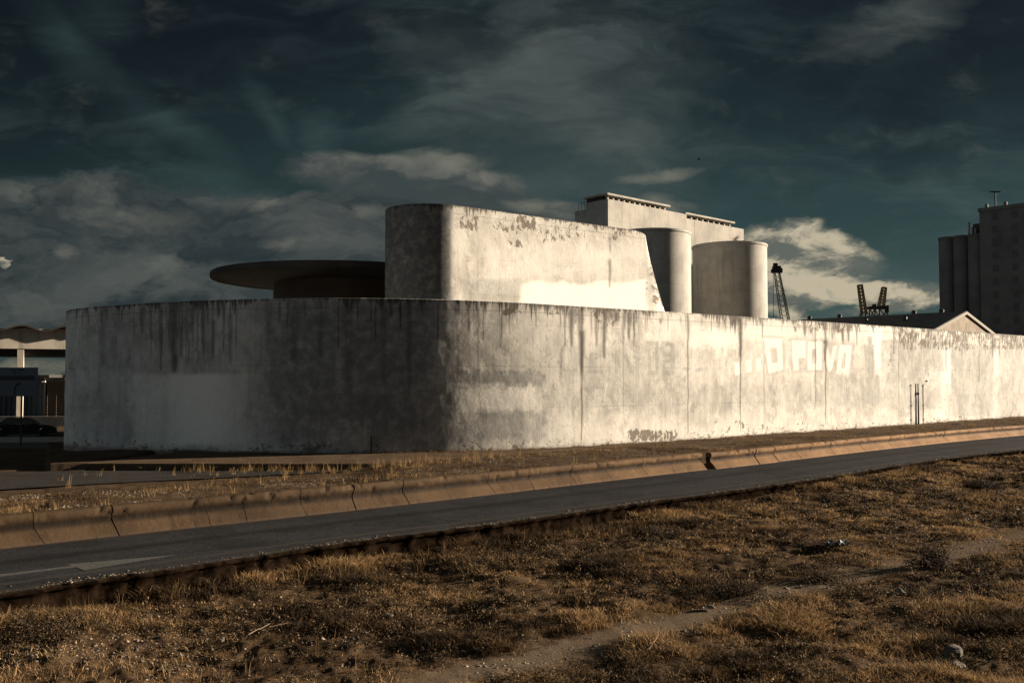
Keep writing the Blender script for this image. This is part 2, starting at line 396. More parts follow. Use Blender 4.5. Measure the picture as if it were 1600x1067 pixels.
    fade = b.ss(z_, 0.1, 1.1, 1.0, 0.0)
    ft = b.ss(b.m('MULTIPLY_ADD', fade, 0.16, footn), 0.70, 0.73)
    ft = b.m('MULTIPLY', ft, b.ss(fade, 0.0, 0.3))
    col = b.mix(b.m('MULTIPLY', ft, 0.75), col, (0.12, 0.09, 0.065))
    col = b.mix(b.ss(z_, -0.1, 0.22, 0.75, 0.0), col, (0.13, 0.10, 0.075))
    sp_ = b.ss(fine, 0.58, 0.76, 0.0, 0.5)
    col = b.mix(sp_, col, tuple(x * 0.4 for x in lo))
    # pour joints
    zj = b.m('ABSOLUTE', b.m('SUBTRACT', z_, b.m('MULTIPLY_ADD', fine, 0.03, top - 0.52)))
    col = b.mix(b.ss(zj, 0.012, 0.035, 0.45, 0.0), col, tuple(x * 0.3 for x in lo))
    b.put(p.inputs['Base Color'], col); p.inputs['Roughness'].default_value = 0.88
    p.inputs['Specular IOR Level'].default_value = 0.25
    hgt = b.m('ADD', b.m('MULTIPLY', mid, 1.0), b.m('ADD', b.m('MULTIPLY', fine, 0.35), b.m('MULTIPLY', fine2, 0.10)))
    hgt = b.m('SUBTRACT', hgt, b.m('MULTIPLY', b.m('MAXIMUM', fm, ft), 0.5))
    hgt = b.m('ADD', hgt, b.m('MULTIPLY', pn, 0.10))
    hgt = b.m('ADD', hgt, b.m('MULTIPLY', b.m('SUBTRACT', b.ss(ly1, 0.535, 0.548), b.ss(ly2, 0.575, 0.588)), 0.22))
    b.put(p.inputs['Normal'], b.bump(hgt, 0.42, 0.04))
    return m

M = {}
M['wall'] = wall_material('whitewashed_render', (0.44, 0.42, 0.375), (0.70, 0.67, 0.61), 8.35, 2.4)
M['block'] = wall_material('pale_render', (0.45, 0.425, 0.38), (0.60, 0.575, 0.52), 15.1, 1.2)
M['silo'] = concrete('silo_concrete', (0.34, 0.325, 0.295), (0.45, 0.43, 0.39), 0.55, 0.8, 0.4, 0.9, 0.30)
M['head'] = concrete('headhouse_concrete', (0.32, 0.30, 0.27), (0.43, 0.41, 0.365), 0.55, 0.6, 0.4, 0.8, 0.25)
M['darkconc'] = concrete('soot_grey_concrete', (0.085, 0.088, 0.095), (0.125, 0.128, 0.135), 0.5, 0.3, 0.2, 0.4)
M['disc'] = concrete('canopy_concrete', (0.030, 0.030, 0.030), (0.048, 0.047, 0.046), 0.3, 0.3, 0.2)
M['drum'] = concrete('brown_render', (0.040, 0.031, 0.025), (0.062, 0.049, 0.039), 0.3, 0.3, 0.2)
M['station'] = concrete('station_concrete', (0.50, 0.45, 0.37), (0.62, 0.56, 0.47), 0.55, 0.35, 0.2, 1.2)
M['darkroof'] = simple('dark_roof', (0.030, 0.028, 0.027), 0.8)
M['roofsheet'] = simple('weathered_roof_sheet', (0.13, 0.115, 0.10), 0.8, 0.0, 0.35, 1.2)
M['trim'] = simple('pale_trim', (0.21, 0.185, 0.145), 0.8)
M['steel_dark'] = simple('dark_steel', (0.045, 0.043, 0.042), 0.6, 0.3)
M['steel_yellow'] = simple('faded_yellow_steel', (0.22, 0.165, 0.085), 0.6, 0.0, 0.3)
M['steel_grey'] = simple('weathered_grey_steel', (0.20, 0.19, 0.17), 0.6, 0.2, 0.3)
M['paint_black'] = simple('black_car_paint', (0.006, 0.006, 0.007), 0.18, 0.0, 0.05, spec=0.6)
M['tyre'] = simple('tyre_rubber', (0.015, 0.015, 0.015), 0.85)
M['rim'] = simple('alloy_rim', (0.80, 0.78, 0.74), 0.4, 0.0)
M['lens'] = simple('pale_lens', (0.75, 0.55, 0.40), 0.2)
M['blue'] = simple('blue_grey_sheet', (0.040, 0.060, 0.085), 0.6, 0.2, 0.2)
M['sign'] = simple('sign_panel', (0.10, 0.115, 0.13), 0.5, 0.1, 0.06)
M['signmark'] = simple('sign_marking', (0.018, 0.020, 0.028), 0.6)
M['rust'] = simple('rusty_iron', (0.06, 0.040, 0.028), 0.85, 0.1, 0.4)
M['window'] = simple('dark_window', (0.075, 0.078, 0.085), 0.7, 0.0, 0.1, spec=0.1)
M['plasterpale'] = simple('pale_pavement', (0.30, 0.26, 0.21), 0.9, 0.0, 0.2, 1.5)

def glass():
    m, b, p = mat('car_glass'); p.inputs['Base Color'].default_value = (0.02, 0.022, 0.025, 1)
    p.inputs['Roughness'].default_value = 0.05; p.inputs['Alpha'].default_value = 0.6; return m
M['glass'] = glass()

def mat_barrier():
    m, b, p = mat('tan_concrete')
    co = b.new('ShaderNodeTexCoord').outputs['Object']
    n1 = b.noise(co, 0.7, 7, 0.65); n2 = b.noise(co, 9.0, 6, 0.7); n3 = b.noise(co, 45.0, 3, 0.6)
    col = b.mix(b.ss(n1, 0.32, 0.68), (0.040, 0.0245, 0.0125), (0.072, 0.046, 0.0255))
    col = b.mix(b.ss(n2, 0.60, 0.74, 0, 0.55), col, (0.05, 0.033, 0.022))
    col = b.mix(b.ss(n2, 0.40, 0.28, 0, 0.30), col, (0.11, 0.075, 0.05))
    st = b.noise(b.vm('MULTIPLY', co, (2.5, 2.5, 0.35)), 1.0, 6, 0.7)
    col = b.mix(b.ss(st, 0.55, 0.75, 0, 0.4), col, (0.055, 0.036, 0.024))
    z = b.sep(co)[2]
    zw = b.m('MULTIPLY_ADD', n1, 0.08, z)
    scuff = b.m('MULTIPLY', b.ss(zw, 0.30, 0.44), b.ss(zw, 0.62, 0.48))      # black tyre scuffs in the hollow
    col_s = scuff
    col = b.mix(b.ss(z, 0.0, 0.10, 0.6, 0.0), col, (0.07, 0.048, 0.035))
    xw = b.m('MULTIPLY_ADD', n1, 3.0, b.sep(co)[0])
    col = b.mix(b.ss(xw, -6.0, 30.0, 0, 0.8), col, b.mix(1.0, col, (5.6, 4.9, 3.9), 'MULTIPLY'))      # paler, warmer further along
    sp2 = b.ss(n3, 0.60, 0.72, 0, 0.5); col = b.mix(sp2, col, (0.03, 0.02, 0.014))
    col = b.mix(b.m('MULTIPLY', col_s, b.ss(st, 0.25, 0.55, 0.60, 0.90)), col, b.mix(1.0, col, (0.14, 0.14, 0.15), 'MULTIPLY'))
    b.put(p.inputs['Base Color'], col); p.inputs['Roughness'].default_value = 0.85; p.inputs['Specular IOR Level'].default_value = 0.15
    b.put(p.inputs['Normal'], b.bump(b.m('ADD', n2, b.m('MULTIPLY', n3, 0.4)), 0.6, 0.04)); return m
M['barrier'] = mat_barrier()

def mat_asphalt(name, c, worn):
    m, b, p = mat(name)
    uvn = b.new('ShaderNodeUVMap').outputs[0]; s_, t_, _ = b.sep(uvn)
    co = b.new('ShaderNodeTexCoord').outputs['Object']
    gr = b.noise(co, 22.0, 6, 0.85); n = b.noise(co, 3.0, 6, 0.65); long_ = b.noise(b.vm('MULTIPLY', uvn, (0.25, 5.0, 1)), 1.0, 7, 0.7)
    col = b.mix(b.ss(gr, 0.36, 0.66), tuple(x * 0.35 for x in c), tuple(x * 2.1 for x in c))
    col = b.mix(b.ss(n, 0.50, 0.75, 0, 0.5), col, tuple(x * 0.55 for x in c))
    col = b.mix(b.ss(long_, 0.45, 0.7, 0, 0.55), col, tuple(x * 0.5 for x in c))
    vo = b.new('ShaderNodeTexVoronoi', feature='DISTANCE_TO_EDGE'); vo.inputs['Scale'].default_value = 0.55
    b.put(vo.inputs['Vector'], b.vm('ADD', co, b.vm('MULTIPLY', b.noise(co, 2.5, 5, 0.7, col=True), (0.9, 0.9, 0.9))))
    crk = b.m('MULTIPLY', b.ss(vo.outputs['Distance'], 0.0, 0.014, 1.0, 0.0), b.ss(b.noise(co, 0.25, 3), 0.48, 0.60))
    col = b.mix(b.m('MULTIPLY', crk, 0.8), col, (0.006, 0.006, 0.006))
    big = b.noise(b.vm('MULTIPLY', uvn, (0.35, 1.5, 1)), 1.0, 4, 0.6)
    col = b.mix(b.ss(big, 0.535, 0.55, 0, 0.35), col, tuple(x * 0.45 for x in c))
    if worn:   # t_ = 0 at the near broken edge, 1 at the barrier
        wob = b.m('MULTIPLY_ADD', n, 0.05, t_)
        col = b.mix(b.ss(wob, 0.10, 0.03, 0, 0.75), col, (0.07, 0.057, 0.044))
        col = b.mix(b.m('MULTIPLY', b.ss(b.m('ABSOLUTE', b.m('SUBTRACT', wob, 0.185)), 0.0, 0.035, 0.6, 0.0), b.ss(long_, 0.3, 0.5)), col, (0.075, 0.066, 0.056))
        col = b.mix(b.ss(b.m('ABSOLUTE', b.m('SUBTRACT', wob, 0.62)), 0.0, 0.11, 0.6, 0.0), col, tuple(x * 0.45 for x in c))
        col = b.mix(b.ss(wob, 0.965, 1.0, 0, 0.8), col, (0.06, 0.045, 0.034))
    b.put(p.inputs['Base Color'], col); p.inputs['Roughness'].default_value = 0.95; p.inputs['Specular IOR Level'].default_value = 0.03
    b.put(p.inputs['Normal'], b.bump(b.m('ADD', gr, b.m('MULTIPLY', n, 0.5)), 0.5, 0.012)); return m
M['road'] = mat_asphalt('road_asphalt', (0.033, 0.0333, 0.0352), True)
M['side'] = mat_asphalt('side_road_asphalt', (0.045, 0.042, 0.039), False)

def mat_soil(name, dark, light):
    m, b, p = mat(name)
    co = b.new('ShaderNodeTexCoord').outputs['Object']
    n1 = b.noise(co, 0.8, 7, 0.65); n2 = b.noise(co, 12.0, 6, 0.7); n3 = b.noise(co, 55.0, 3, 0.7)
    col = b.mix(b.ss(n1, 0.3, 0.7), dark, light)
    col = b.mix(b.ss(n2, 0.52, 0.72, 0, 0.6), col, tuple(x * 0.4 for x in dark))
    vo = b.new('ShaderNodeTexVoronoi'); vo.inputs['Scale'].default_value = 26.0; b.put(vo.inputs['Vector'], co)
    peb = b.m('MULTIPLY', b.ss(vo.outputs['Distance'], 0.34, 0.22), b.ss(b.noise(co, 18.0, 2), 0.50, 0.62))
    col = b.mix(b.m('MULTIPLY', peb, 0.8), col, (0.26, 0.21, 0.16))
    bare = b.attr('bare')
    col = b.mix(b.m('MULTIPLY', bare, b.ss(n2, 0.2, 0.6, 0.6, 1.0)), col, (0.150, 0.112, 0.078))
    col = b.mix(b.ss(n3, 0.55, 0.75, 0, 0.5), col, tuple(x * 0.5 for x in dark))
    b.put(p.inputs['Base Color'], col); p.inputs['Roughness'].default_value = 0.95; p.inputs['Specular IOR Level'].default_value = 0.02
    hh = b.m('ADD', b.m('ADD', n2, b.m('MULTIPLY', n3, 0.5)), b.m('MULTIPLY', peb, 0.5))
    b.put(p.inputs['Normal'], b.bump(hh, 0.9, 0.03)); return m
M['soil'] = mat_soil('dry_soil', (0.060, 0.038, 0.0215), (0.125, 0.081, 0.046))
M['verge'] = mat_soil('verge_soil', (0.060, 0.040, 0.025), (0.11, 0.074, 0.046))
M['pave'] = mat_soil('dusty_pavement', (0.085, 0.057, 0.036), (0.13, 0.092, 0.062))
M['bank'] = simple('dark_earth_edge', (0.011, 0.007, 0.0045), 0.95, 0.0, 0.7, 5.0, 0.8, spec=0.0)

def mat_grass(name, cols, trans=0.25):
    m, b, p = mat(name)
    t = b.attr('tone'); h_ = b.attr('hgt')
    cr_ = b.new('ShaderNodeValToRGB'); b.put(cr_.inputs[0], t); el = cr_.color_ramp.elements
    el[0].color = (*cols[0], 1); el[1].color = (*cols[-1], 1)
    for i, c in enumerate(cols[1:-1]): x = el.new((i + 1) / (len(cols) - 1)); x.color = (*c, 1)
    b.put(p.inputs['Base Color'], cr_.outputs[0])
    p.inputs['Roughness'].default_value = 0.8; p.inputs['Specular IOR Level'].default_value = 0.15
    tr = b.new('ShaderNodeBsdfTranslucent'); b.put(tr.inputs[0], cr_.outputs[0])
    mx = b.new('ShaderNodeMixShader'); mx.inputs[0].default_value = trans
    out = [n for n in b.n if n.type == 'OUTPUT_MATERIAL'][0]
    b.l.new(p.outputs[0], mx.inputs[1]); b.l.new(tr.outputs[0], mx.inputs[2]); b.l.new(mx.outputs[0], out.inputs[0]); return m
M['grass'] = mat_grass('dry_grass_blades', [(0.018, 0.012, 0.007), (0.080, 0.049, 0.025), (0.215, 0.134, 0.062), (0.48, 0.315, 0.155)])
M['grass2'] = mat_grass('tall_straw_blades', [(0.07, 0.045, 0.02), (0.18, 0.115, 0.05), (0.32, 0.21, 0.09), (0.46, 0.31, 0.14)])
M['weed'] = mat_grass('dark_weed_leaves', [(0.012, 0.010, 0.007), (0.040, 0.029, 0.017), (0.115, 0.078, 0.042), (0.32, 0.215, 0.115)])
def mat_stone():
    m, b, p = mat('gravel_stone')
    t = b.attr('tone'); co = b.new('ShaderNodeTexCoord').outputs['Object']; n = b.noise(co, 20, 4)
    col = b.mix(t, (0.055, 0.045, 0.034), (0.46, 0.36, 0.25)); col = b.mix(b.ss(n, 0.4, 0.7, 0, 0.5), col, (0.12, 0.09, 0.07))
    b.put(p.inputs['Base Color'], col); p.inputs['Roughness'].default_value = 0.9; return m
M['stone'] = mat_stone()
M['rockdark'] = concrete('dark_weathered_block', (0.07, 0.063, 0.055), (0.12, 0.105, 0.09), 0.2, 0.4, 0.6, 6.0)
M['rock'] = concrete('rock_grey', (0.12, 0.10, 0.08), (0.24, 0.20, 0.155), 0.2, 0.4, 0.5, 6.0)

# ================================================================== LARGE STRUCTURE
# plan curve of the long wall
WP = [(-23.0, 78), (-26.2, 70), (-27.9, 62.0), (-28.1, 58.6), (-27.3, 55.6), (-24.6, 53.4), (-19.0, 51.4), (-14.0, 50.0), (-9.6, 49.4), (-6.4, 49.75), (-4.0, 50.35), (-1.6, 51.2), (1.0, 52.4), (3.8, 54.1), (6.6, 56.05), (9.8, 58.4), (13.6, 61.4), (20.4, 66.9), (28.5, 73.5), (36.5, 80.2), (54.0, 95.0), (80.0, 117.5), (112, 145)]
plan, S = cr_spline(WP, 0.08)
NRM = normals2(plan)
TOPX = [101, 130, 175, 277, 400, 500, 600, 700, 800, 880, 960, 1060, 1150, 1240, 1330, 1420, 1510, 1600]
TOPY = [487, 482.5, 477, 471, 467.5, 466.5, 466.5, 468.5, 473, 478, 482.5, 488.5, 494.6, 500, 506, 512, 518.3, 524.7]
px0 = 800 + F * plan[:, 0] / plan[:, 1]
i_first = np.argmin(px0[:int(len(px0) * 0.4)])
ty = np.interp(px0, TOPX, TOPY)
ztop = np.array([at(a, b_, c)[2] for a, b_, c in zip(px0, ty, plan[:, 1])])
ztop[:i_first] = ztop[i_first]
last = np.searchsorted(px0[i_first:], 1600) + i_first
ztop[last:] = ztop[min(last, len(ztop) - 1)]
k = 60; kern = np.ones(2 * k + 1) / (2 * k + 1)
ztop = np.convolve(np.pad(ztop, k, mode='edge'), kern, 'valid')
ztop = ztop + 0.02 * (fbm(S * 1.5, S * 0, 4, 3) - 0.5)
ZB = -0.6
NZ = 92
zz = np.linspace(0, 1, NZ)
Zg = ZB + (ztop[None, :] - ZB) * zz[:, None]
und = 0.035 * (fbm(S[None, :] * 0.35, Zg * 0.45, 4, 9) - 0.5) + 0.012 * (fbm(S[None, :] * 2, Zg * 2, 3, 19) - 0.5)
Xg = plan[None, :, 0] + NRM[None, :, 0] * und; Yg = plan[None, :, 1] + NRM[None, :, 1] * und
PX, PY = proj(Xg, Yg, Zg)
def band(v_, a, b_, s_): return sstep(v_, a - s_, a + s_) * (1 - sstep(v_, b_ - s_, b_ + s_))
def rect(x0, y0, x1, y1, s_=3.0, wob=0.0, seed=1, k_=0.25):
    wx = wob * (fbm(PX * k_, PY * k_, 3, seed) - 0.5) * 2; wy = wob * (fbm(PX * k_, PY * k_, 3, seed + 7) - 0.5) * 2
    return band(PX + wx, x0, x1, s_) * band(PY + wy, y0, y1, s_)
def quad(pts, s_=1.2):           # convex polygon given clockwise in picture y-down order
    m_ = np.ones_like(PX)
    cx = sum(p[0] for p in pts) / len(pts); cy = sum(p[1] for p in pts) / len(pts)
    for (a, b_), (c, d) in zip(pts, pts[1:] + pts[:1]):
        nx, ny = d - b_, -(c - a); L = math.hypot(nx, ny); nx /= L; ny /= L
        if (cx - a) * nx + (cy - b_) * ny < 0: nx, ny = -nx, -ny
        m_ *= sstep((PX - a) * nx + (PY - b_) * ny, -s_, s_)
    return m_
def streak(x, y0, y1, w, st=1.0, wob=1.5, seed=0, taper=0.6):
    ww = 1.35 * w * (1 - taper * np.clip((PY - y0) / (y1 - y0), 0, 1))
    cx = x + wob * (fbm(PY * 0.05, PY * 0 + seed, 3, seed) - 0.5) * 2
    return st * np.clip(1.3 - np.abs(PX - cx) / np.maximum(ww, 0.35), 0, 1) * band(PY, y0, y1, 4)
vis = (np.arange(len(S))[None, :] >= i_first) * np.ones_like(PX)
pale = np.zeros_like(PX); grime_shade = np.zeros_like(PX); drip_shade = np.zeros_like(PX); flake = np.zeros_like(PX)
def P_(m_, k_): global pale; pale = np.maximum(pale, m_ * k_)
def G_(m_, k_): global grime_shade; grime_shade = np.maximum(grime_shade, m_ * k_)
def D_(m_): global drip_shade; drip_shade = np.maximum(drip_shade, m_)
# repaired pale panel on the shaded curve, reflected sunlight painted into it
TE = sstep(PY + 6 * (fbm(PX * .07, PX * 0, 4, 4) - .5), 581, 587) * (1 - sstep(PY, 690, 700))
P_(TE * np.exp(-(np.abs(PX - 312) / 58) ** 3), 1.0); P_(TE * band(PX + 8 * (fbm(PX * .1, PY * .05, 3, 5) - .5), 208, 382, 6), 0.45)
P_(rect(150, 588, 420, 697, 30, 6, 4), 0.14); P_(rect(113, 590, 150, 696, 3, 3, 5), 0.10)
G_(band(PX, 60, 640, 30) * band(PY, 440, 586 + 6 * (fbm(PX * .08, PX * 0, 3, 4) - .5), 3), 0.15)  # shade of the curved end painted into the mask, down to the foot
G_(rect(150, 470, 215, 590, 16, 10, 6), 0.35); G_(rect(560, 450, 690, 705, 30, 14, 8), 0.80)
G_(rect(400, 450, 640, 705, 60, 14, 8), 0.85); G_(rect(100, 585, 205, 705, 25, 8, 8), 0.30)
for x_, a_, b_, w_, s_ in ((272, 468, 582, 9, .75), (283, 468, 560, 5, .6), (300, 468, 520, 8, .5), (160, 480, 570, 7, .35), (222, 480, 520, 4, .5), (236, 500, 545, 2, .6), (250, 480, 540, 3, .5),
                           (318, 480, 560, 3, .5), (333, 500, 560, 2.5, .6), (360, 490, 570, 4, .45), (420, 470, 540, 6, .4), (460, 468, 560, 9, .35), (500, 468, 560, 7, .35), (545, 470, 600, 8, .3),
                           (600, 470, 600, 6, .35), (640, 470, 620, 5, .4), (748, 478, 600, 1.6, .55), (715, 520, 600, 2, .4), (782, 520, 545, 1.5, .6)):
    D_(streak(x_, a_, b_, w_, s_, 2, int(x_)))
# band of damp and ledge low on the turn of the wall
G_(rect(695, 578, 850, 603, 4, 14, 11, 0.22), 0.55); P_(rect(715, 604, 835, 642, 3, 8, 12, 0.12), 0.65); G_(rect(745, 640, 850, 690, 6, 10, 13, 0.1), 0.50)
P_(rect(700, 598, 780, 603, 1.5, 3, 14), 0.6); D_(streak(750, 600, 690, 1.0, .5, 6, 3, 0.2)); G_(rect(660, 660, 760, 700, 12, 12, 15), 0.5)
P_(rect(795, 478, 838, 590, 14, 6, 16), 0.25); G_(rect(836, 540, 1140, 600, 12, 14, 17), 0.18)
G_(rect(850, 600, 1420, 640, 14, 18, 18, 0.05), 0.26); P_(rect(850, 655, 1600, 690, 12, 12, 19, 0.05), 0.22)
# dark runs on the lit side
for x_, a_, b_, w_, s_ in ((893, 480, 540, 4.5, .8), (899, 480, 505, 4, .7), (909, 478, 690, 2.2, .8), (909, 515, 590, 4.6, .95), (905, 480, 520, 3, .7), (932, 482, 540, 3.2, .7), (944, 482, 560, 4.5, .8), (951, 484, 505, 5, .6), (962, 484, 505, 4.5, .7),
                           (974, 486, 684, .7, .45), (974, 486, 530, 3, .6), (983, 486, 530, 3.6, .85), (994, 486, 505, 1.8, .7), (877, 540, 590, 3, .4), (1032, 498, 506, 2.6, .8), (1075, 490, 678, 1.2, .75), (1075, 492, 560, 2.2, .6), (1134, 494, 520, 1.2, .6),
                           (1157, 495, 672, 1.4, .8), (1157, 496, 560, 3.6, .95), (1164, 497, 515, 1.6, .6), (1194, 560, 670, .8, .4), (1258, 506, 525, 3.5, .9), (1267, 512, 522, 3, .8), (1274, 505, 640, 1.3, .7), (1290, 505, 662, 1.4, .75), (1290, 530, 566, 3, .95), (1301, 508, 530, 2.6, .7),
                           (1309, 508, 520, 5, .85), (1317, 510, 536, 3, .85), (1326, 510, 534, 2.4, .8), (1339, 510, 540, 1.6, .6), (1404, 565, 600, .8, .7), (1404, 520, 655, .8, .35), (1478, 530, 580, 2.0, .5), (1530, 545, 600, 1.2, .4), (1424, 518, 530, 3.4, .85), (1431, 518, 530, 3, .85)):
    D_(streak(x_, a_, b_, w_, s_, 1.0, int(x_ * 3)))
G_(rect(886, 540, 905, 575, 5, 4, 21), 0.35)
rs_ = random.Random(77)
for a0, a1, n_, lo_, hi_ in ((872, 1010, 34, 14, 60), (1010, 1235, 22, 8, 28), (1240, 1348, 22, 8, 24), (1395, 1600, 60, 8, 34), (235, 375, 26, 30, 110), (110, 235, 10, 20, 70), (400, 700, 26, 20, 80), (715, 870, 16, 10, 60)):
    for _ in range(n_):
        x_ = rs_.uniform(a0, a1); y_ = float(np.interp(x_, TOPX, TOPY)) + rs_.uniform(0, 7); L_len = lo_ + (hi_ - lo_) * rs_.random() ** 2
        D_(streak(x_, y_, y_ + L_len, rs_.uniform(.7, 2.0), rs_.uniform(.35, .85), .8, int(x_ * 5), .7))
# freshly whitewashed fields and the big faded block capitals
P_(rect(1076, 512, 1160, 545, 10, 8, 22), 0.75); P_(rect(1090, 520, 1345, 585, 14, 8, 23), 0.20); P_(rect(1160, 503, 1365, 532, 8, 6, 24), 0.55); P_(rect(1355, 508, 1382, 585, 4, 4, 25), 0.85)
P_(rect(1005, 495, 1075, 530, 12, 8, 26), 0.35); P_(rect(1380, 508, 1600, 531, 4, 5, 27), 0.55)
GL = []
def letter(parts, holes=(), amt=1.0):
    m_ = np.zeros_like(PX)
    for p_ in parts: m_ = np.maximum(m_, quad(p_, 0.9))
    for h_ in holes: m_ = m_ * (1 - quad(h_, 0.9))
    return m_ * amt
L_ = letter([[(1146, 566), (1156, 565), (1158, 584), (1149, 587)]]) + letter([[(1164, 563), (1173, 562), (1175, 580), (1166, 582)]]) + letter([[(1180, 561), (1189, 560), (1190, 578), (1182, 580)]])
L_ += letter([[(1193, 528), (1222, 529), (1224, 577), (1201, 584)]], [[(1203, 543), (1214, 543), (1215, 566), (1206, 568)]])
L_ += letter([[(1237, 531), (1258, 532), (1258, 559), (1238, 561)], [(1238, 558), (1247, 558), (1248, 578), (1240, 579)]], [])
L_ += letter([[(1263, 534), (1284, 534), (1284, 578), (1262, 578)]], [[(1269, 545), (1275, 545), (1275, 568), (1268, 568)]])
L_ += letter([[(1286, 536), (1291, 536), (1299, 566), (1294, 581)], [(1302, 540), (1308, 540), (1299, 581), (1294, 581)]])
L_ += letter([[(1313, 539), (1331, 540), (1326, 590), (1306, 583)]], [[(1317, 551), (1322, 551), (1320, 576), (1314, 575)]])
L_ = np.clip(L_, 0, 1)
halo = np.clip(letter([[(1190, 523), (1226, 525), (1228, 581), (1198, 589)], [(1233, 527), (1262, 528), (1262, 582), (1236, 583)], [(1260, 530), (1288, 530), (1288, 582), (1258, 582)], [(1286, 534), (1336, 536), (1330, 594), (1290, 586)]]), 0, 1)
pale = pale * (1 - 0.35 * halo * (1 - L_)); G_(halo * (1 - L_), 0.20); P_(L_, 0.80)
# older letters showing grey through the wash
old = letter([[(1011, 533), (1029, 533), (1029, 586), (1012, 586)]], [[(1017, 541), (1023, 541), (1024, 578), (1018, 578)]])
old += letter([[(1033, 533), (1054, 536), (1052, 587), (1034, 586)]], [[(1039, 541), (1047, 542), (1047, 551), (1039, 551)], [(1034, 559), (1046, 558), (1046, 561), (1034, 562)], [(1040, 567), (1047, 566), (1046, 578), (1040, 577)]])
old += letter([[(962, 545), (970, 545), (968, 583), (960, 583)], [(920, 552), (928, 549), (926, 582), (918, 578)], [(928, 549), (944, 555), (944, 560), (928, 555)], [(878, 574), (903, 574), (903, 580), (878, 581)], [(917, 578), (945, 579), (945, 584), (917, 583)],
               [(974, 556), (979, 550), (990, 583), (984, 584)], [(989, 552), (1002, 560), (998, 566), (988, 558)], [(1066, 574), (1080, 573), (1080, 579), (1066, 580)], [(1086, 576), (1099, 574), (1099, 580), (1086, 581)]])
G_(np.clip(old, 0, 1), 0.45)
P_(rect(1118, 528, 1127, 560, 1.5, 1, 31), .8); P_(rect(1130, 528, 1136, 558, 1.2, 1, 32), .8); P_(rect(1006, 520, 1022, 532, 2, 2, 33), .5)
# grey painted-out fields on the right
def Gp(m_, k_):
    global pale, grime_shade; pale = pale * (1 - m_); grime_shade = np.maximum(grime_shade * (1 - m_), m_ * k_)
Gp(quad([(1350, 538), (1365, 538), (1368, 600), (1352, 600)], 1.5), 0.42); Gp(quad([(1356, 525), (1362, 525), (1362, 540), (1355, 540)], 1.2), 0.30)
Gp(rect(1377, 532, 1472, 640, 3, 3, 41), 0.34); Gp(rect(1486, 540, 1552, 650, 3, 3, 42), 0.34); Gp(rect(1562, 546, 1640, 655, 4, 3, 43), 0.22)
Gp(rect(1296, 585, 1380, 640, 12, 10, 44), 0.36)
P_(rect(1475, 538, 1486, 600, 1.5, 2, 45), .8); P_(rect(1554, 545, 1559, 585, 1.5, 1, 46), .7); P_(rect(1450, 575, 1480, 610, 8, 14, 47, .3), .75); P_(rect(1378, 545, 1392, 582, 6, 8, 48, .3), .6)
P_(rect(1456, 605, 1476, 650, 6, 6, 49, .2), .45); P_(rect(1350, 600, 1420, 640, 14, 18, 50, .1), .30)
flake = np.maximum(flake, rect(780, 474, 1020, 494, 4, 2, 51) * 0.75); flake = np.maximum(flake, rect(1240, 504, 1350, 520, 3, 2, 52) * 0.9)
flake = np.maximum(flake, rect(1395, 512, 1640, 548, 5, 3, 53) * 1.0); flake = np.maximum(flake, rect(975, 670, 1060, 690, 5, 2, 54) * 1.15); flake = np.maximum(flake, rect(1110, 655, 1210, 678, 5, 2, 54) * 0.75)
flake = np.maximum(flake, rect(1385, 545, 1400, 582, 3, 2, 55) * 0.6); flake = np.maximum(flake, rect(925, 480, 970, 512, 3, 2, 56) * 0.9)
for a_ in (pale, grime_shade, drip_shade, flake): a_ *= vis
nc = len(S)
Vw = np.stack([Xg, Yg, Zg], -1).reshape(-1, 3)
uvw = np.stack([np.broadcast_to(S[None, :], Zg.shape), Zg + (8.35 - ztop)[None, :] * zz[:, None]], -1).reshape(-1, 2)
Fw = grid_faces(NZ, nc)
# top ledge and back
TH = 0.42; off = len(Vw); rows = []
for dxn, zt in ((0.0, 0.0), (-0.03, 0.025), (-TH + 0.03, 0.025), (-TH, 0.0), (-TH, None)):
    zrow = (ztop + zt) if zt is not None else np.full(nc, ZB)
    rows.append(np.stack([plan[:, 0] + NRM[:, 0] * (dxn + (und[-1] if dxn == 0 else 0)), plan[:, 1] + NRM[:, 1] * (dxn + (und[-1] if dxn == 0 else 0)), zrow], -1))
Vt = np.concatenate(rows); Ft = grid_faces(5, nc) + off
uvt = np.stack([np.tile(S, 5), np.repeat(np.array([8.3, 8.25, 8.2, 8.1, 4.0]), nc)], -1)
z0 = np.zeros(len(Vt))
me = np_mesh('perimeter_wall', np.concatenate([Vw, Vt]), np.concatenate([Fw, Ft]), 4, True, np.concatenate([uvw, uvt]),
             {'pale': np.r_[pale.ravel(), z0], 'grime_shade': np.r_[grime_shade.ravel(), z0], 'drip_shade': np.r_[drip_shade.ravel(), z0], 'flake': np.r_[flake.ravel(), z0]})
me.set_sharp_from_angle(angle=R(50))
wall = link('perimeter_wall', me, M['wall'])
tag(wall, 'long curving whitewashed concrete wall, stained and flaking, faded block capitals on its sunlit side', 'wall')
def on_wall(px, py):
    i = i_first + np.argmin(np.abs(px0[i_first:] - px)); n_ = NRM[i]; Y = plan[i, 1]
    return at(px, py, Y), Vector((n_[0], n_[1], 0))

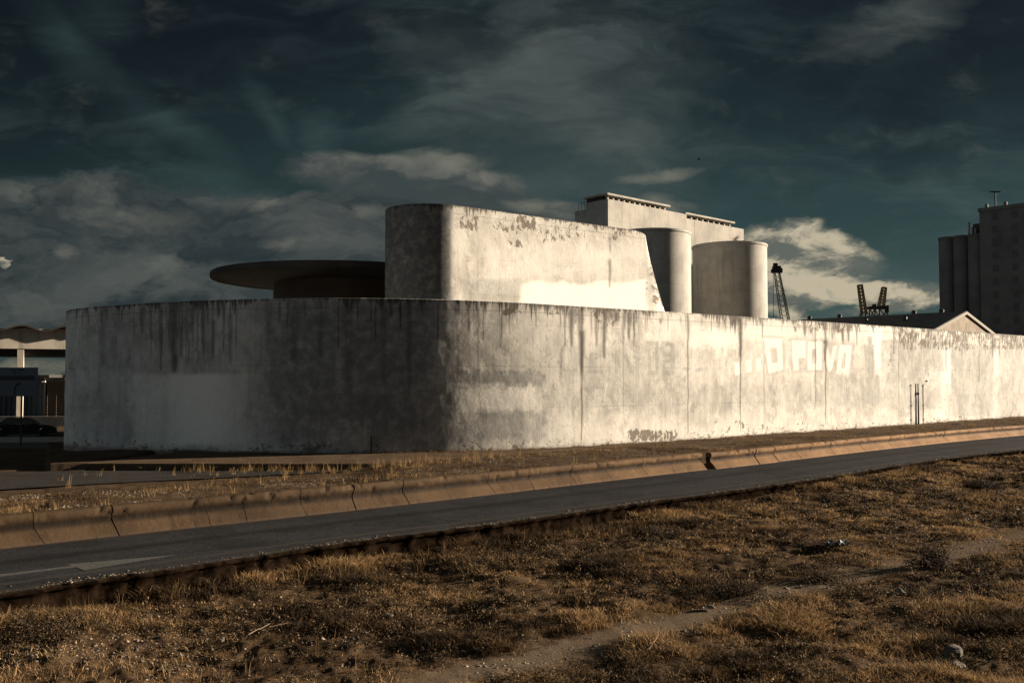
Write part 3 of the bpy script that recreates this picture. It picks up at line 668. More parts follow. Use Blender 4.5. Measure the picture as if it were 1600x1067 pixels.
# round-nosed block above the wall
A0 = np.array([-3.6, 58.0]); DIR = np.array([0.79, 0.613]); DIR /= np.linalg.norm(DIR); NB_ = np.array([-DIR[1], DIR[0]]); RAD = 3.0
def block_plan(ext, Lf):
    pts = []; C0 = A0 + NB_ * RAD
    for a in np.linspace(90, 270, 40):      # nose, from the back side to the front side
        pts.append(C0 + DIR * RAD * math.cos(R(a)) + NB_ * RAD * math.sin(R(a)))
    for t in np.linspace(0.05, Lf, 130): pts.append(A0 + DIR * t)
    for a in np.linspace(-88, 90, 34):
        pts.append(C0 + DIR * (Lf + ext * abs(math.cos(R(a))) ** 0.8) + NB_ * RAD * math.sin(R(a)))
    for t in np.linspace(Lf - 0.3, 0.3, 12): pts.append(A0 + NB_ * 2 * RAD + DIR * t)
    return np.array(pts)
def frontal_t(px):
    a = (px - 800) / F; return (a * A0[1] - A0[0]) / (DIR[0] - a * DIR[1])
LF = frontal_t(1009); LFb = frontal_t(1017)
NZB = 150; rows = []; uvr = []; ZT = at(712, 321, A0[1])[2]
pb = block_plan(0.3, LF)
for kz in range(NZB):
    t = kz / (NZB - 1); z = ZT * t
    dzt = (ZT - z)
    Pp = block_plan(0.35 + 0.52 * dzt, LF + (LFb - LF) * min(1, dzt / 7.0)); zr = np.full(len(Pp), z)
    if kz >= NZB - 4:      # rounded upper corner at the far end
        pass
    rows.append(np.c_[Pp, zr])
sblk = np.r_[0, np.cumsum(np.linalg.norm(np.diff(pb, axis=0), axis=1))]
VB = np.array(rows); n_b = len(pb)
# rounded far top corner: lower the top where it runs over the end
endk = np.clip(((VB[:, :, 0] - A0[0]) * DIR[0] + (VB[:, :, 1] - A0[1]) * DIR[1] - (LF - 1.0)) / 1.2, 0, 1.6)
VB[:, :, 2] -= (VB[:, :, 2] / ZT) ** 12 * 0.35 * endk ** 2
PX, PY = proj(VB[:, :, 0], VB[:, :, 1], VB[:, :, 2])
pale = np.zeros_like(PX); grime_shade = np.zeros_like(PX); drip_shade = np.zeros_like(PX); flake = np.zeros_like(PX)
front = np.zeros(n_b); front[2:210] = 1
G_(rect(560, 300, 704, 480, 5, 1, 60), 1.0); D_(rect(560, 300, 700, 480, 8, 1, 61) * 0.38)  # shade of the rounded nose painted as darker colour through both masks
P_(rect(815, 440, 1012, 490, 6, 8, 61, 0.05), 1.0); G_(rect(722, 436, 812, 470, 3, 2, 62), 0.28); P_(rect(760, 380, 1010, 440, 20, 8, 63), 0.35)
flake = np.maximum(flake, rect(716, 336, 840, 362, 5, 4, 64) * 1.0); flake = np.maximum(flake, rect(835, 348, 1000, 382, 6, 5, 65) * 0.72); flake = np.maximum(flake, rect(790, 350, 818, 386, 4, 4, 66) * .9)
D_(streak(953, 405, 450, 2.2, 0.75, .6, 5)); D_(streak(953, 370, 396, 2.0, 0.5, .8, 7))
flake = np.maximum(flake, quad([(1012, 372), (1030, 400), (1046, 490), (1018, 490)], 3) * 0.9); G_(quad([(1012, 420), (1026, 415), (1040, 455), (1016, 460)], 5), 0.55)
for x_ in (1010.5,): D_(np.clip(1.2 - np.hypot(PX - x_, PY - 442) / 1.8, 0, 1)); D_(np.clip(1.2 - np.hypot(PX - x_, PY - 451) / 1.8, 0, 1))
for a_ in (pale, grime_shade, drip_shade, flake): a_ *= front[None, :]
Vb = VB.reshape(-1, 3); Fb = grid_faces(NZB, n_b, wrap=True)
uvb = np.stack([np.broadcast_to(sblk[None, :], VB.shape[:2]), VB[:, :, 2]], -1).reshape(-1, 2)
me = np_mesh('curved_block', Vb, Fb, 4, True, uvb, {'pale': pale.ravel(), 'grime_shade': grime_shade.ravel(), 'drip_shade': drip_shade.ravel(), 'flake': flake.ravel()})
bm = bmesh.new(); bm.from_mesh(me); bm.verts.ensure_lookup_table()
topv = [bm.verts[(NZB - 1) * n_b + i] for i in range(n_b)]; fc = bm.faces.new(topv); fc.smooth = False
bm.to_mesh(me); bm.free(); me.set_sharp_from_angle(angle=R(40))
blk = link('curved_block', me, M['block']); tag(blk, 'tall pale windowless block with rounded shaded nose and sloping far end, above the long wall', 'building')
# thin coping line
cpg = block_plan(0.30, LF)

# flat disc canopy on a round drum
dc = 72.0; cD = at(540, 434, dc); RD = 10.25
pav = empty('round_pavilion', (cD.x, cD.y, 0)); tag(pav, 'round pavilion, wide thin disc roof overhanging a dark drum, left of the pale block', 'building')
zt = cD.z + 0.02
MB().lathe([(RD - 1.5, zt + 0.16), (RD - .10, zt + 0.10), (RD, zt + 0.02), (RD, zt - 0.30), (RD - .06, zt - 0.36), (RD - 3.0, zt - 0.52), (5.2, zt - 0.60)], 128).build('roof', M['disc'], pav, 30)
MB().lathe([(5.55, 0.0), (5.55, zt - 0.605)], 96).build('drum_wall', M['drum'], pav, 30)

# silos
def silo(px, Y, ptop, rpx, label):
    c = at(px, ptop, Y); r = rpx / F * Y
    e_ = empty('silo', (c.x, c.y, 0)); tag(e_, label, 'silo', 'pale round silos behind the wall')
    z = c.z
    MB().lathe([(r, 0), (r, z - 0.45)], 96).build('shell', M['silo'], e_, 30)
    MB().lathe([(r + 0.01, z - 0.45), (r + 0.12, z - 0.36), (r + 0.14, z - 0.10), (r + 0.08, z - 0.02), (r - 1.0, z + .03)], 96).build('rim', M['silo'], e_, 30)
    MB().cyl((r * .3, -r * .4, z), (r * .3, -r * .4, z + .5), 0.25).build('roof_hatch', M['steel_grey'], e_)
    return e_
silo(1139.5, 140, 384.5, 57, 'right-hand pale silo, seen whole with its rim, nearest the cranes')
silo(1017.5, 128, 365.5, 61.0, 'left-hand pale silo, half hidden behind the battered end of the pale block')

# headhouse
hh = empty('silo_headhouse', (0, 0, 0)); tag(hh, 'long pale concrete headhouse standing behind the two round silos, with low roof galleries', 'building')
hA = at(950, 311, 138); hdir = Vector((0.739, 0.674, 0)); hback = Vector((-0.674, 0.739, 0))
def hpoint(px, t_b=0.0):
    a = (px - 800) / F; return (a * hA.y - hA.x) / (hdir.x - a * hdir.y)
t1 = hpoint(1074.5); t2 = hpoint(1166.5)
def hbox(t0, t1_, b0, b1, z0_, z1_, name, m_):
    o_ = Vector((hA.x, hA.y, 0)) + hdir * t0 + hback * b0
    pts = [o_, o_ + hdir * (t1_ - t0), o_ + hdir * (t1_ - t0) + hback * (b1 - b0), o_ + hback * (b1 - b0)]
    pts = [Vector((p.x, p.y, z0_)) for p in pts]
    return MB().prism(pts, (0, 0, z1_ - z0_)).build(name, m_, hh)
zA = hA.z
hbox(0, t1, 0, 4.6, 0, zA, 'main_wall', M['head']); hbox(t1 + .01, t2, 0.35, 6.6, 0, at(1074, 338, hA.y + hdir.y * t1).z - 0.25, 'recessed_wall', M['head'])
hbox(0.02, t1 - 4, 4.61, 7.0, 0, zA - 1.0, 'low_wing', M['head'])
def gallery(t0, t1_, zb, b0, b1, n_):
    for i in range(n_):
        t = t0 + .4 + (t1_ - t0 - .8) * i / (n_ - 1)
        hbox(t - .16, t + .16, b0 + .4, b0 + .75, zb + .01, zb + .62, 'roof_post', M['head'])
    hbox(t0, t1_, b0 + 1.2, b1 - .4, zb + .01, zb + .60, 'gallery_wall', M['drum'])
    hbox(t0 - .35, t1_ + .35, b0 - .15, b1, zb + .62, zb + .92, 'roof_slab', M['head'])
gallery(0.1, hpoint(1046), zA, 0.0, 4.9, 12)
gallery(t1 + 0.2, hpoint(1149), at(1074, 338, hA.y + hdir.y * t1).z - 0.25, 0.2, 5.5, 9)
rb_ = Vector((hA.x, hA.y, 0)) + hback * 6.6 + hdir * .5; 
mb = MB()
for k_ in range(4): q_ = rb_ - hback * k_ * .6; mb.cyl((q_.x, q_.y, zA - 1.0), (q_.x, q_.y, zA + .3), 0.04, n=6)
q0 = rb_; q1 = rb_ - hback * 1.8; mb.bar((q0.x, q0.y, zA + .3), (q1.x, q1.y, zA + .3), .05)
mb.build('guard_rail', M['steel_dark'], hh)

# dark grain elevator on the right
gd = Vector((0.674, -0.739, 0)); gb = Vector((0.739, 0.674, 0)); gA = at(1530, 328, 180)
ge = empty('grain_elevator', (gA.x, gA.y, 0)); tag(ge, 'huge dark grain elevator at the right edge, three tubes beside a taller tower, in shade', 'building')
def gpt(t, b_, z): p_ = gd * t + gb * b_; return Vector((p_.x, p_.y, z))
zG = gA.z
def gprism(t0, t1_, b0, b1, z0_, z1_, name, m_, mbo=None):
    own = mbo is None; mbo = mbo or MB()
    mbo.prism([gpt(t0, b0, z0_), gpt(t1_, b0, z0_), gpt(t1_, b1, z0_), gpt(t0, b1, z0_)], (0, 0, z1_ - z0_))
    return mbo.build(name, m_, ge) if own else mbo
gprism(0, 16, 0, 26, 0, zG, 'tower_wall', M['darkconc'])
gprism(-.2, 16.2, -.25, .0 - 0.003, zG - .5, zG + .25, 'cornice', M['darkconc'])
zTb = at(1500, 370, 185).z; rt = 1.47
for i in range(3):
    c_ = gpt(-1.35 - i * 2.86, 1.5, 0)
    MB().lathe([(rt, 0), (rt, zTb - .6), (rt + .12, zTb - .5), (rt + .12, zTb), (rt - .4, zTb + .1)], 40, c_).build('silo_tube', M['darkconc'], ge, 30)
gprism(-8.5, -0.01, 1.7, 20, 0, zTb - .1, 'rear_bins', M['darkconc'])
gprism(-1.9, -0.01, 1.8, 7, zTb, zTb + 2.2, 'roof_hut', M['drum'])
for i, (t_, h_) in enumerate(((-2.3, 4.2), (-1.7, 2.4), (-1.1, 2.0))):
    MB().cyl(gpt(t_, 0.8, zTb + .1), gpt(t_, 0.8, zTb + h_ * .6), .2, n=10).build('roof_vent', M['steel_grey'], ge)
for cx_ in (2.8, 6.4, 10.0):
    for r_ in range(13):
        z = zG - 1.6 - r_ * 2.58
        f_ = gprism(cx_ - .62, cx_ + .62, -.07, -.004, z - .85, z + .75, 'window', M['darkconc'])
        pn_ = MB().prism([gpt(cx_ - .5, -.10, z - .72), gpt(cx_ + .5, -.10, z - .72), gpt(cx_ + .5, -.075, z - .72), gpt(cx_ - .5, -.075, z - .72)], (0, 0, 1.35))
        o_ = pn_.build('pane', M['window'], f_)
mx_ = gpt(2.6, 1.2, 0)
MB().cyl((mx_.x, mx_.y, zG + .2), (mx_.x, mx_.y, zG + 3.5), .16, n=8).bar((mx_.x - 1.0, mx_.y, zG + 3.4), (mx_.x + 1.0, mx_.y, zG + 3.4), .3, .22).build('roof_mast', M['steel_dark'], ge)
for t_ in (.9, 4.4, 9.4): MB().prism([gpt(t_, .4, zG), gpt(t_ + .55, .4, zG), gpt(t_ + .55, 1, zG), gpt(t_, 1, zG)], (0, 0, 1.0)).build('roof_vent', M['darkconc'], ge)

# gabled warehouse behind the wall
bA = at(1508, 489, 110); bd = Vector((0.739, 0.674, 0)); bb = Vector((-0.674, 0.739, 0))
barn = empty('warehouse', (bA.x, bA.y, 0)); tag(barn, 'low gabled warehouse with a boarded gable and long brown roof, behind the wall', 'building')
def bp(t, b_, z): p_ = bd * t + bb * b_; return Vector((p_.x, p_.y, z))
hw = 10.2; zR = bA.z; zE = zR - 2.75; LB = 21.5
MB().prism([bp(-hw, 0, 0), bp(hw, 0, 0), bp(hw, 0, zE), bp(0, 0, zR - .12), bp(-hw, 0, zE)], bb * LB).build('walls', concrete('gable_boards', (0.22, 0.18, 0.14), (0.34, 0.285, 0.22), 0.8, 0.3, 0.3, 2.2), barn)
sl_ = (zR - zE) / hw
for sgn in (-1, 1):
    e0 = bp(sgn * (hw + .5), -.12, zE - .5 * sl_ + .06); r0 = bp(0, -.12, zR + .06)
    MB().prism([e0, r0, r0 + Vector((0, 0, .16)), e0 + Vector((0, 0, .16))], bb * (LB + 1)).build('roof', M['roofsheet'], barn)
    e1 = bp(sgn * (hw + .5), -.24, zE - .5 * sl_ - .18); r1 = bp(0, -.24, zR - .18)
    MB().prism([e1, r1, r1 + Vector((0, 0, .36)), e1 + Vector((0, 0, .36))], bb * .11).build('barge_board', M['trim'], barn)
for (b_, t_) in ((2.8, 0), (6.2, 0), (16.2, 0), (20.6, 0)):
    z = zR + .2
    MB().cyl(bp(t_, b_, z - .2), bp(t_, b_, z + .25), .22).lathe([(.1, z + .05), (.30, z + .10), (.32, z + .28), (.2, z + .42), (.05, z + .48)], 14, bp(t_, b_, 0)).build('roof_ventilator', M['steel_dark'], barn, 40)
for (b_, t_) in ((11.0, -3.2), (5.6, -4.0)):
    z = zR - 3.2 * sl_
    MB().cyl(bp(t_, b_, z - .2), bp(t_, b_, z + .5), .3).build('roof_ventilator', M['steel_dark'], barn)

# ================================================================== GROUND, ROADS
Fpx = [(-420, 905), (-200, 881), (0, 857), (69, 848), (190, 835), (460, 808), (572, 795), (650, 786.5), (719, 778), (900, 757.5), (1034, 741), (1116, 732.5), (1222, 720.6), (1375, 702.5), (1531, 686), (1600, 680), (1750, 666), (1900, 654)]
Npx = [(-420, 1000), (-200, 956), (0, 926), (115, 908.7), (259, 890), (376, 874), (460, 858), (556, 844), (681, 829), (752, 822.5), (869, 805), (1034, 781), (1240, 754), (1440, 722), (1600, 703), (1800, 683), (2000, 668)]
FL, FS = cr_spline([gp(*p) for p in Fpx], 0.2)
def smooth_line(P, kk):
    return np.stack([np.convolve(np.pad(P[:, i], kk, mode='edge'), np.ones(2 * kk + 1) / (2 * kk + 1), 'valid') for i in (0, 1)], 1)
def relax(P, kk, it=2):
    e0, e1 = P[0].copy(), P[-1].copy(); Q = P.copy()
    for _ in range(it):
        T0 = Q[1] - Q[0]; T1 = Q[-1] - Q[-2]
        pad = np.concatenate([Q[0] - T0 * np.arange(kk, 0, -1)[:, None], Q, Q[-1] + T1 * np.arange(1, kk + 1)[:, None]])
        Q = np.stack([np.convolve(pad[:, i], np.ones(2 * kk + 1) / (2 * kk + 1), 'valid') for i in (0, 1)], 1)
    return Q
FL = relax(FL, 18); FN = normals2(FL)
NL, NS = cr_spline([gp(*p) for p in Npx], 0.1); NL = relax(NL, 25); NN = normals2(NL)
# match the two edges by fraction
nr_ = 900; tt = np.linspace(0, 1, nr_)
def resamp(P, n_):
    L = np.r_[0, np.cumsum(np.linalg.norm(np.diff(P, axis=0), axis=1))]; s = np.linspace(0, L[-1], n_)
    return np.stack([np.interp(s, L, P[:, i]) for i in (0, 1)], 1), s
NE, nes = resamp(NL, nr_)
# nearest barrier-line point for each near-edge point, kept monotone
idx = np.array([np.argmin(((FL - p) ** 2).sum(1)) for p in NE]); idx = np.maximum.accumulate(idx)
FE = relax(FL[idx], 10)
jag = 0.16 * (fbm(nes * 1.3, nes * 0, 4, 5) - 0.5) + 0.10 * (vnoise(nes * 6, nes * 0, 8) - .5)
NEn = normals2(NE)
NEj = NE + NEn * jag[:, None]
nt_ = 26; rows = []; uvr = []
for j in range(nt_):
    f_ = j / (nt_ - 1); P = NEj * (1 - f_) + FE * f_
    rows.append(np.c_[P, 0.02 * math.sin(math.pi * f_) + 0.004 * (fbm(P[:, 0], P[:, 1], 3, 2) - .5) - (0.02 if j == 0 else 0)]); uvr.append(np.c_[nes, np.full(nr_, f_)])
# extend under the barrier
P = FE - normals2(FE) * 0.8; rows.append(np.c_[P, np.full(nr_, -0.01)]); uvr.append(np.c_[nes, np.full(nr_, 1.05)])
Vr = np.concatenate(rows)
me = np_mesh('road', Vr, grid_faces(nt_ + 1, nr_), 4, True, np.concatenate(uvr))
tag(link('road', me, M['road']), kind='structure')
# slab edge below the near side
rows = []
prof = [(-.03, -.001), (.01, -.05), (.0, -.10), (-.10, -.13), (-.13, -.3), (-.10, -.5), (-.05, -.8)]
for k_, (o_, z_) in enumerate(prof):
    w_ = (0.07 * (fbm(nes * 1.7 + k_ * .3, nes * 0 + k_ * .25, 4, 33) - .5)) * (1 if k_ else 0)
    P = NEj + NEn * (o_ + w_)[:, None] if k_ else NEj + NEn * o_
    rows.append(np.c_[P, np.full(nr_, z_) + (0.02 * (fbm(nes * 3, nes * 0 + k_, 3, 21) - .5) if k_ else 0)])
me = np_mesh('road_edge', np.concatenate(rows), grid_faces(len(prof), nr_), 4, False)
tag(link('road_edge', me, M['bank']), kind='structure')

# painted arrow and shaft on the road
def roadz(x, y): return 0.020
arr = [(105, 881), (279, 866), (131, 890.5), (118, 885.6), (0, 900.5), (-60, 908), (-60, 904.5), (0, 896.6), (112, 883.4)]
def mat_mark():
    m, b, p = mat('worn_road_paint'); co = b.new('ShaderNodeTexCoord').outputs['Object']
    n = b.noise(co, 14, 6, .75); b.put(p.inputs['Base Color'], b.mix(b.ss(n, .42, .60, 0, .9), (0.085, 0.082, 0.076), (0.030, 0.029, 0.029)))
    p.inputs['Roughness'].default_value = .85; return m
ap = [gp(a, b_, roadz(0, 0)) for a, b_ in arr]
bm = bmesh.new(); vs = [bm.verts.new((x, y, roadz(x, y))) for x, y in ap]; bm.faces.new(vs); bmesh.ops.triangulate(bm, faces=bm.faces[:]); bmesh.ops.recalc_face_normals(bm, faces=bm.faces)
me = bpy.data.meshes.new('road_marking'); bm.to_mesh(me); bm.free()
tag(link('road_marking', me, mat_mark()), kind='structure')

# signed distance helpers
def dist_line(X, Y, P, step=4):
    """signed distance to polyline, positive on the near (right-hand normal) side"""
    Q = P[::step]; Nn = normals2(Q); shp = X.shape; x = X.ravel(); y = Y.ravel(); out = np.empty(len(x)); ar = np.empty(len(x), int)
    for a in range(0, len(x), 20000):
        d2 = (x[a:a + 20000, None] - Q[None, :, 0]) ** 2 + (y[a:a + 20000, None] - Q[None, :, 1]) ** 2
        i = np.argmin(d2, 1); ar[a:a + 20000] = i
        out[a:a + 20000] = (x[a:a + 20000] - Q[i, 0]) * Nn[i, 0] + (y[a:a + 20000] - Q[i, 1]) * Nn[i, 1]
    return out.reshape(shp)
PATH = np.array([gp(*p, -0.55) for p in [(430, 1180), (620, 1090), (760, 1045), (900, 1012), (1000, 985), (1080, 968), (1130, 955), (1200, 935), (1290, 908), (1370, 894), (1440, 881), (1520, 858), (1600, 838), (1800, 800)]])
PATHs, _ = cr_spline([tuple(p) for p in PATH], 0.15)
def path_d(X, Y):
    shp = X.shape; x = X.ravel(); y = Y.ravel(); out = np.empty(len(x)); Q = PATHs[::3]
    for a in range(0, len(x), 20000):
        out[a:a + 20000] = np.sqrt(((x[a:a + 20000, None] - Q[None, :, 0]) ** 2 + (y[a:a + 20000, None] - Q[None, :, 1]) ** 2).min(1))
    return out.reshape(shp)
def fore_h(X, Y, sd):
    """height of the waste ground in front of the road; sd = distance in front of the near road edge"""
    pk = np.exp(-(path_d(X, Y) / .75) ** 2)
    h_ = -0.52 + 0.16 * (fbm(X * .22, Y * .22, 3, 71) - .5) + (0.24 * (fbm(X * .9, Y * .9, 4, 72) - .5) + 0.14 * (fbm(X * 3.3, Y * 3.3, 4, 73) - .5)) * (1 - .88 * pk)
    h_ = h_ - 0.03 * pk
    h_ = h_ + 0.27 * sstep(X, 2, 15) * np.exp(-(np.maximum(sd, 0) / 3.5) ** 2)
    return h_
# foreground terrain: dense near, coarse far; one sheet out to the horizon
ysr = np.concatenate([np.linspace(-40, 5, 10), 5 * np.exp(np.arange(1, 430) * 0.0062)]); ysr = np.concatenate([ysr, np.geomspace(ysr[-1] * 1.15, 3000, 24)])
us = np.concatenate([np.linspace(-6, -0.85, 14), np.linspace(-0.82, 0.95, 560), np.linspace(1.0, 6, 14)])
UG, YG = np.meshgrid(us, ysr); XG = UG * np.maximum(np.abs(YG), 8)
sd = dist_line(XG, YG, NL)
infront = sd > -0.5
hG = fore_h(XG, YG, sd)
hb = -0.85 + 0.0 * XG
hG = np.where(sd > -0.6, hG, hb)
far = np.maximum(np.abs(XG), YG) > 75
hG = np.where(far, -0.85, hG)
pd = path_d(XG, YG)
bare = np.exp(-(pd / (0.46 + .3 * fbm(XG * 1.2, YG * 1.2, 3, 5))) ** 4) * (1 - .6 * sstep(XG, 9, 15)) 
me = np_mesh('ground', np.stack([XG, YG, hG], -1).reshape(-1, 3), grid_faces(*XG.shape), 4, True, None, {'bare': bare.ravel()})
tag(link('ground', me, M['soil']), kind='structure')

# verge between barrier and pavement, reaching to the wall and the street on the left
def verge_h(X, Y):
    uu = X / Y
    low = sstep(Y, 27, 34) * (1 - sstep(uu, -0.20, -0.10))
    return -0.01 - 0.30 * low
KB = [(-700, 724.5), (-300, 724.5), (-120, 724.5), (60, 724.3), (180, 724), (400, 724.5), (520, 724.8), (600, 723.5), (700, 716.5), (800, 708.5), (900, 701.5), (1000, 694), (1100, 687), (1200, 680.5), (1300, 673.5), (1450, 663.5), (1600, 653), (1760, 644)]
KL, KS = cr_spline([gp(a, b_, 0.0) for a, b_ in KB], 0.25); KL = relax(KL, 8)
KN = normals2(KL)
VF = FE - normals2(FE) * 0.50
nv = 700; a_, _ = resamp(VF, nv)
b_idx = np.array([np.argmin(((plan[i_first:] - p) ** 2).sum(1)) for p in a_]) + i_first
# build as general grid in (x,y): simple sheet
ysv = 14 * np.exp(np.arange(0, 400) * 0.0062); usv = np.concatenate([np.linspace(-3, -0.66, 24), np.linspace(-0.65, 0.72, 520), np.linspace(.74, 1.2, 10)])
UG, YG = np.meshgrid(usv, ysv); XG = UG * YG
sF = dist_line(XG, YG, FL, 2); sK = dist_line(XG, YG, KL, 2)
hV = verge_h(XG, YG) + 0.06 * (fbm(XG * .7, YG * .7, 4, 81) - .5) + .05 * (fbm(XG * 3.5, YG * 3.5, 3, 82) - .5)
keep = (sF < -0.45)
hV = np.where(sK < -0.05, np.where(XG < -20.3, -0.03 - 0.27 * sstep(-XG, 21.5, 27.5) + .02 * (fbm(XG * 2, YG * 2, 3, 8) - .5), np.minimum(hV, -0.34)), hV)        # passes under the pavement platform
fcs = grid_faces(*XG.shape); kp = keep.ravel()
fcs = fcs[kp[fcs].all(1)]
hV = np.where(XG / YG < -0.51, np.minimum(hV, -0.335), hV)
me = np_mesh('verge', np.stack([XG, YG, hV], -1).reshape(-1, 3), fcs, 4, True, None, {'bare': (0 * XG).ravel()})
tag(link('verge', me, M['verge']), kind='structure')

# pavement platform at the foot of the wall (kerb face on its outer side)
i0 = np.argmin(np.abs(KL[:, 0] + 20.6)); Kp = KL[i0:]; nk = len(Kp)
pi_ = np.array([np.argmin(((plan[i_first:] - p) ** 2).sum(1)) for p in Kp]) + i_first
pi_ = np.maximum.accumulate(pi_)
inner = plan[pi_] - NRM[pi_] * 0.2
Kp, _ = Kp, None
rows = [np.c_[Kp + normals2(Kp) * .02, np.full(nk, -.6)], np.c_[Kp, np.full(nk, -.03)], np.c_[Kp - normals2(Kp) * .03, np.full(nk, 0.0)]]
for f_ in np.linspace(0.1, 1, 9): P = Kp * (1 - f_) + inner * f_; rows.append(np.c_[P, 0.0 + 0.03 * (fbm(P[:, 0] * 1.1, P[:, 1] * 1.1, 3, 6) - .5)])
me = np_mesh('pavement', np.concatenate(rows), grid_faces(len(rows), nk), 4, True, None, {'bare': np.zeros(len(rows) * nk)}); me.set_sharp_from_angle(angle=R(40))
tag(link('pavement', me, M['pave']), kind='structure')

# side road on the left and the street beyond
def sheet(name, pts, z, m_, th=0.0):
    bm = bmesh.new(); vs = [bm.verts.new((x, y, z)) for x, y in pts]; f_ = bm.faces.new(vs)
    if f_.normal.z < 0: f_.normal_flip()
    if th:
        r_ = bmesh.ops.extrude_face_region(bm, geom=[f_]); 
        for e_ in r_['geom']:
            if isinstance(e_, bmesh.types.BMVert): e_.co.z -= th
        bmesh.ops.recalc_face_normals(bm, faces=bm.faces)
    uvl = bm.loops.layers.uv.new('UVMap')
    for f_ in bm.faces:
        for l_ in f_.loops: l_[uvl].uv = (l_.vert.co.x, l_.vert.co.y)
    me = bpy.data.meshes.new(name); bm.to_mesh(me); bm.free(); o = link(name, me, m_); tag(o, kind='structure'); return o
near = [gp(*p, -.3) for p in [(-900, 812), (-400, 790), (-150, 777), (0, 766), (150, 757), (330, 748), (430, 743)]]
farp = [gp(*p, -.3) for p in [(560, 737), (300, 737), (130, 736.4), (0, 739), (-150, 741), (-400, 741), (-900, 741)]]
sheet('side_road', near + farp, -0.262, M['side'])
sheet('street', [(-140, 57), (-27.2, 57), (-27.2, 60), (-29.5, 66), (-29.5, 180), (-140, 180)], -0.325, simple('street_asphalt', (0.045, 0.042, 0.04), .85))
sheet('street_pavement', [gp(-500, 692, -.3), gp(102, 690.5, -.3), gp(104, 683.3, -.3), gp(-500, 683.3, -.3)], -0.25, M['plasterpale'], 0.12)

# ------------------------------------------------------------------ concrete barrier
PROF = [(-.02, -.03), (.0, .03), (.04, .06), (.17, .22), (.25, .30), (.30, .37), (.315, .43), (.295, .49), (.245, .55), (.215, .61), (.215, .69), (.235, .735), (.29, .765), (.36, .775), (.47, .77), (.53, .74), (.56, .68), (.56, -.05)]
PR = np.array(PROF)
fls = np.r_[0, np.cumsum(np.linalg.norm(np.diff(FL, axis=0), axis=1))]
fpx = 800 + F * FL[:, 0] / FL[:, 1]
def s_at_px(px): return float(np.interp(px, fpx, fls))
joints = [183, 331, 391, 478, 560, 637, 705, 770, 835, 900, 955, 1010, 1056, 1103, 1182, 1215, 1250, 1303, 1350, 1395, 1437, 1480, 1519, 1549, 1575, 1598]
js = [s_at_px(60 - 420) , s_at_px(-230), s_at_px(-80)] + [s_at_px(61)] + [s_at_px(p) for p in joints]
while js[-1] + 5 < fls[-1]: js.append(js[-1] + 5.0)
js[0] = 0.3
def crack(i, z):
    r_ = random.Random(i * 7 + 1); a_ = r_.uniform(-.05, .16); k1 = r_.uniform(.02, .07)
    return a_ * (np.clip(.45 - z, 0, .5)) * 3.0 * (.2 + z * 0 + .8) + k1 * (fbm(z * 6 + i, z * 0, 3, i) - .5) * 2
def barrier_segment(i, parent, shift=0.0, gapL=0.012, gapR=0.012):
    sa, sb = js[i], js[i + 1]; n_ = max(4, int((sb - sa) / 0.06))
    hs = 1.0 - 0.13 * np.clip((sa - s_at_px(400)) / (s_at_px(1600) - s_at_px(400)), 0, 1)
    ts = np.linspace(0, 1, n_); V = []
    for t in ts:
        z = PR[:, 1] * hs
        s_ = (sa + gapL + crack(i, z)) * (1 - t) + (sb - gapR + crack(i + 1, z)) * t
        x = np.interp(s_, fls, FL[:, 0]); y = np.interp(s_, fls, FL[:, 1]); nx = np.interp(s_, fls, FN[:, 0]); ny = np.interp(s_, fls, FN[:, 1])
        o_ = PR[:, 0] - shift
        dmg = 0.014 * (fbm(s_ * .6, z * 2.5 + i, 3, 91) - .5) + 0.012 * (fbm(s_ * 8, z * 9, 3, 92) - .5)
        chip = np.clip(fbm(s_ * 3.4, z * 7, 5, 93) - .62, 0, .10) * (0.22 + .25 * (PR[:, 1] > .6))
        o_ = o_ + dmg + chip
        zz_ = z + 0.012 * (fbm(s_ * .8, z * 0, 3, 94) - .5) - chip * .4 * (PR[:, 1] > .6)
        V.append(np.stack([x - nx * o_, y - ny * o_, zz_], -1))
    V = np.array(V); m_ = len(PR)
    Fa = grid_faces(n_, m_)
    me = np_mesh('barrier_segment', V.reshape(-1, 3), Fa, 4, True)
    bm = bmesh.new(); bm.from_mesh(me); bm.verts.ensure_lookup_table()
    for b0 in (0, (n_ - 1) * m_):
        try: bm.faces.new([bm.verts[b0 + j] for j in range(m_)])
        except Exception: pass
    bmesh.ops.recalc_face_normals(bm, faces=bm.faces); bm.to_mesh(me); bm.free(); me.set_sharp_from_angle(angle=R(45))
    return link('barrier_segment', me, M['barrier'], parent)
iA = js.index(s_at_px(1103)); iB = js.index(s_at_px(1182)); iC = js.index(s_at_px(1215))
e1 = empty('concrete_barrier'); tag(e1, 'long cracked tan road barrier running from the left edge to the dark wedge gap', 'barrier')
for i in range(iA): barrier_segment(i, e1, 0.0, gapL=random.choice([.008, .015, .03]), gapR=random.choice([.006, .015]) if i < iA - 1 else .05)
e1b = barrier_segment(iA, None, 0.16, gapL=.42, gapR=.05); e1b.name = 'concrete_barrier.001'; tag(e1b, 'longer barrier unit pushed towards the road, between the dark wedge gap and the curved crack', 'barrier')
e1c = barrier_segment(iB, None, 0.14, gapL=.06, gapR=.25); e1c.name = 'concrete_barrier.002'; tag(e1c, 'short barrier unit between the curved black crack and the right-hand run', 'barrier')
e2 = empty('concrete_barrier'); tag(e2, 'far run of tan concrete barrier leaving the picture on the right', 'barrier')
for i in range(iC, len(js) - 1): barrier_segment(i, e2, 0.0, gapL=.02, gapR=.02)

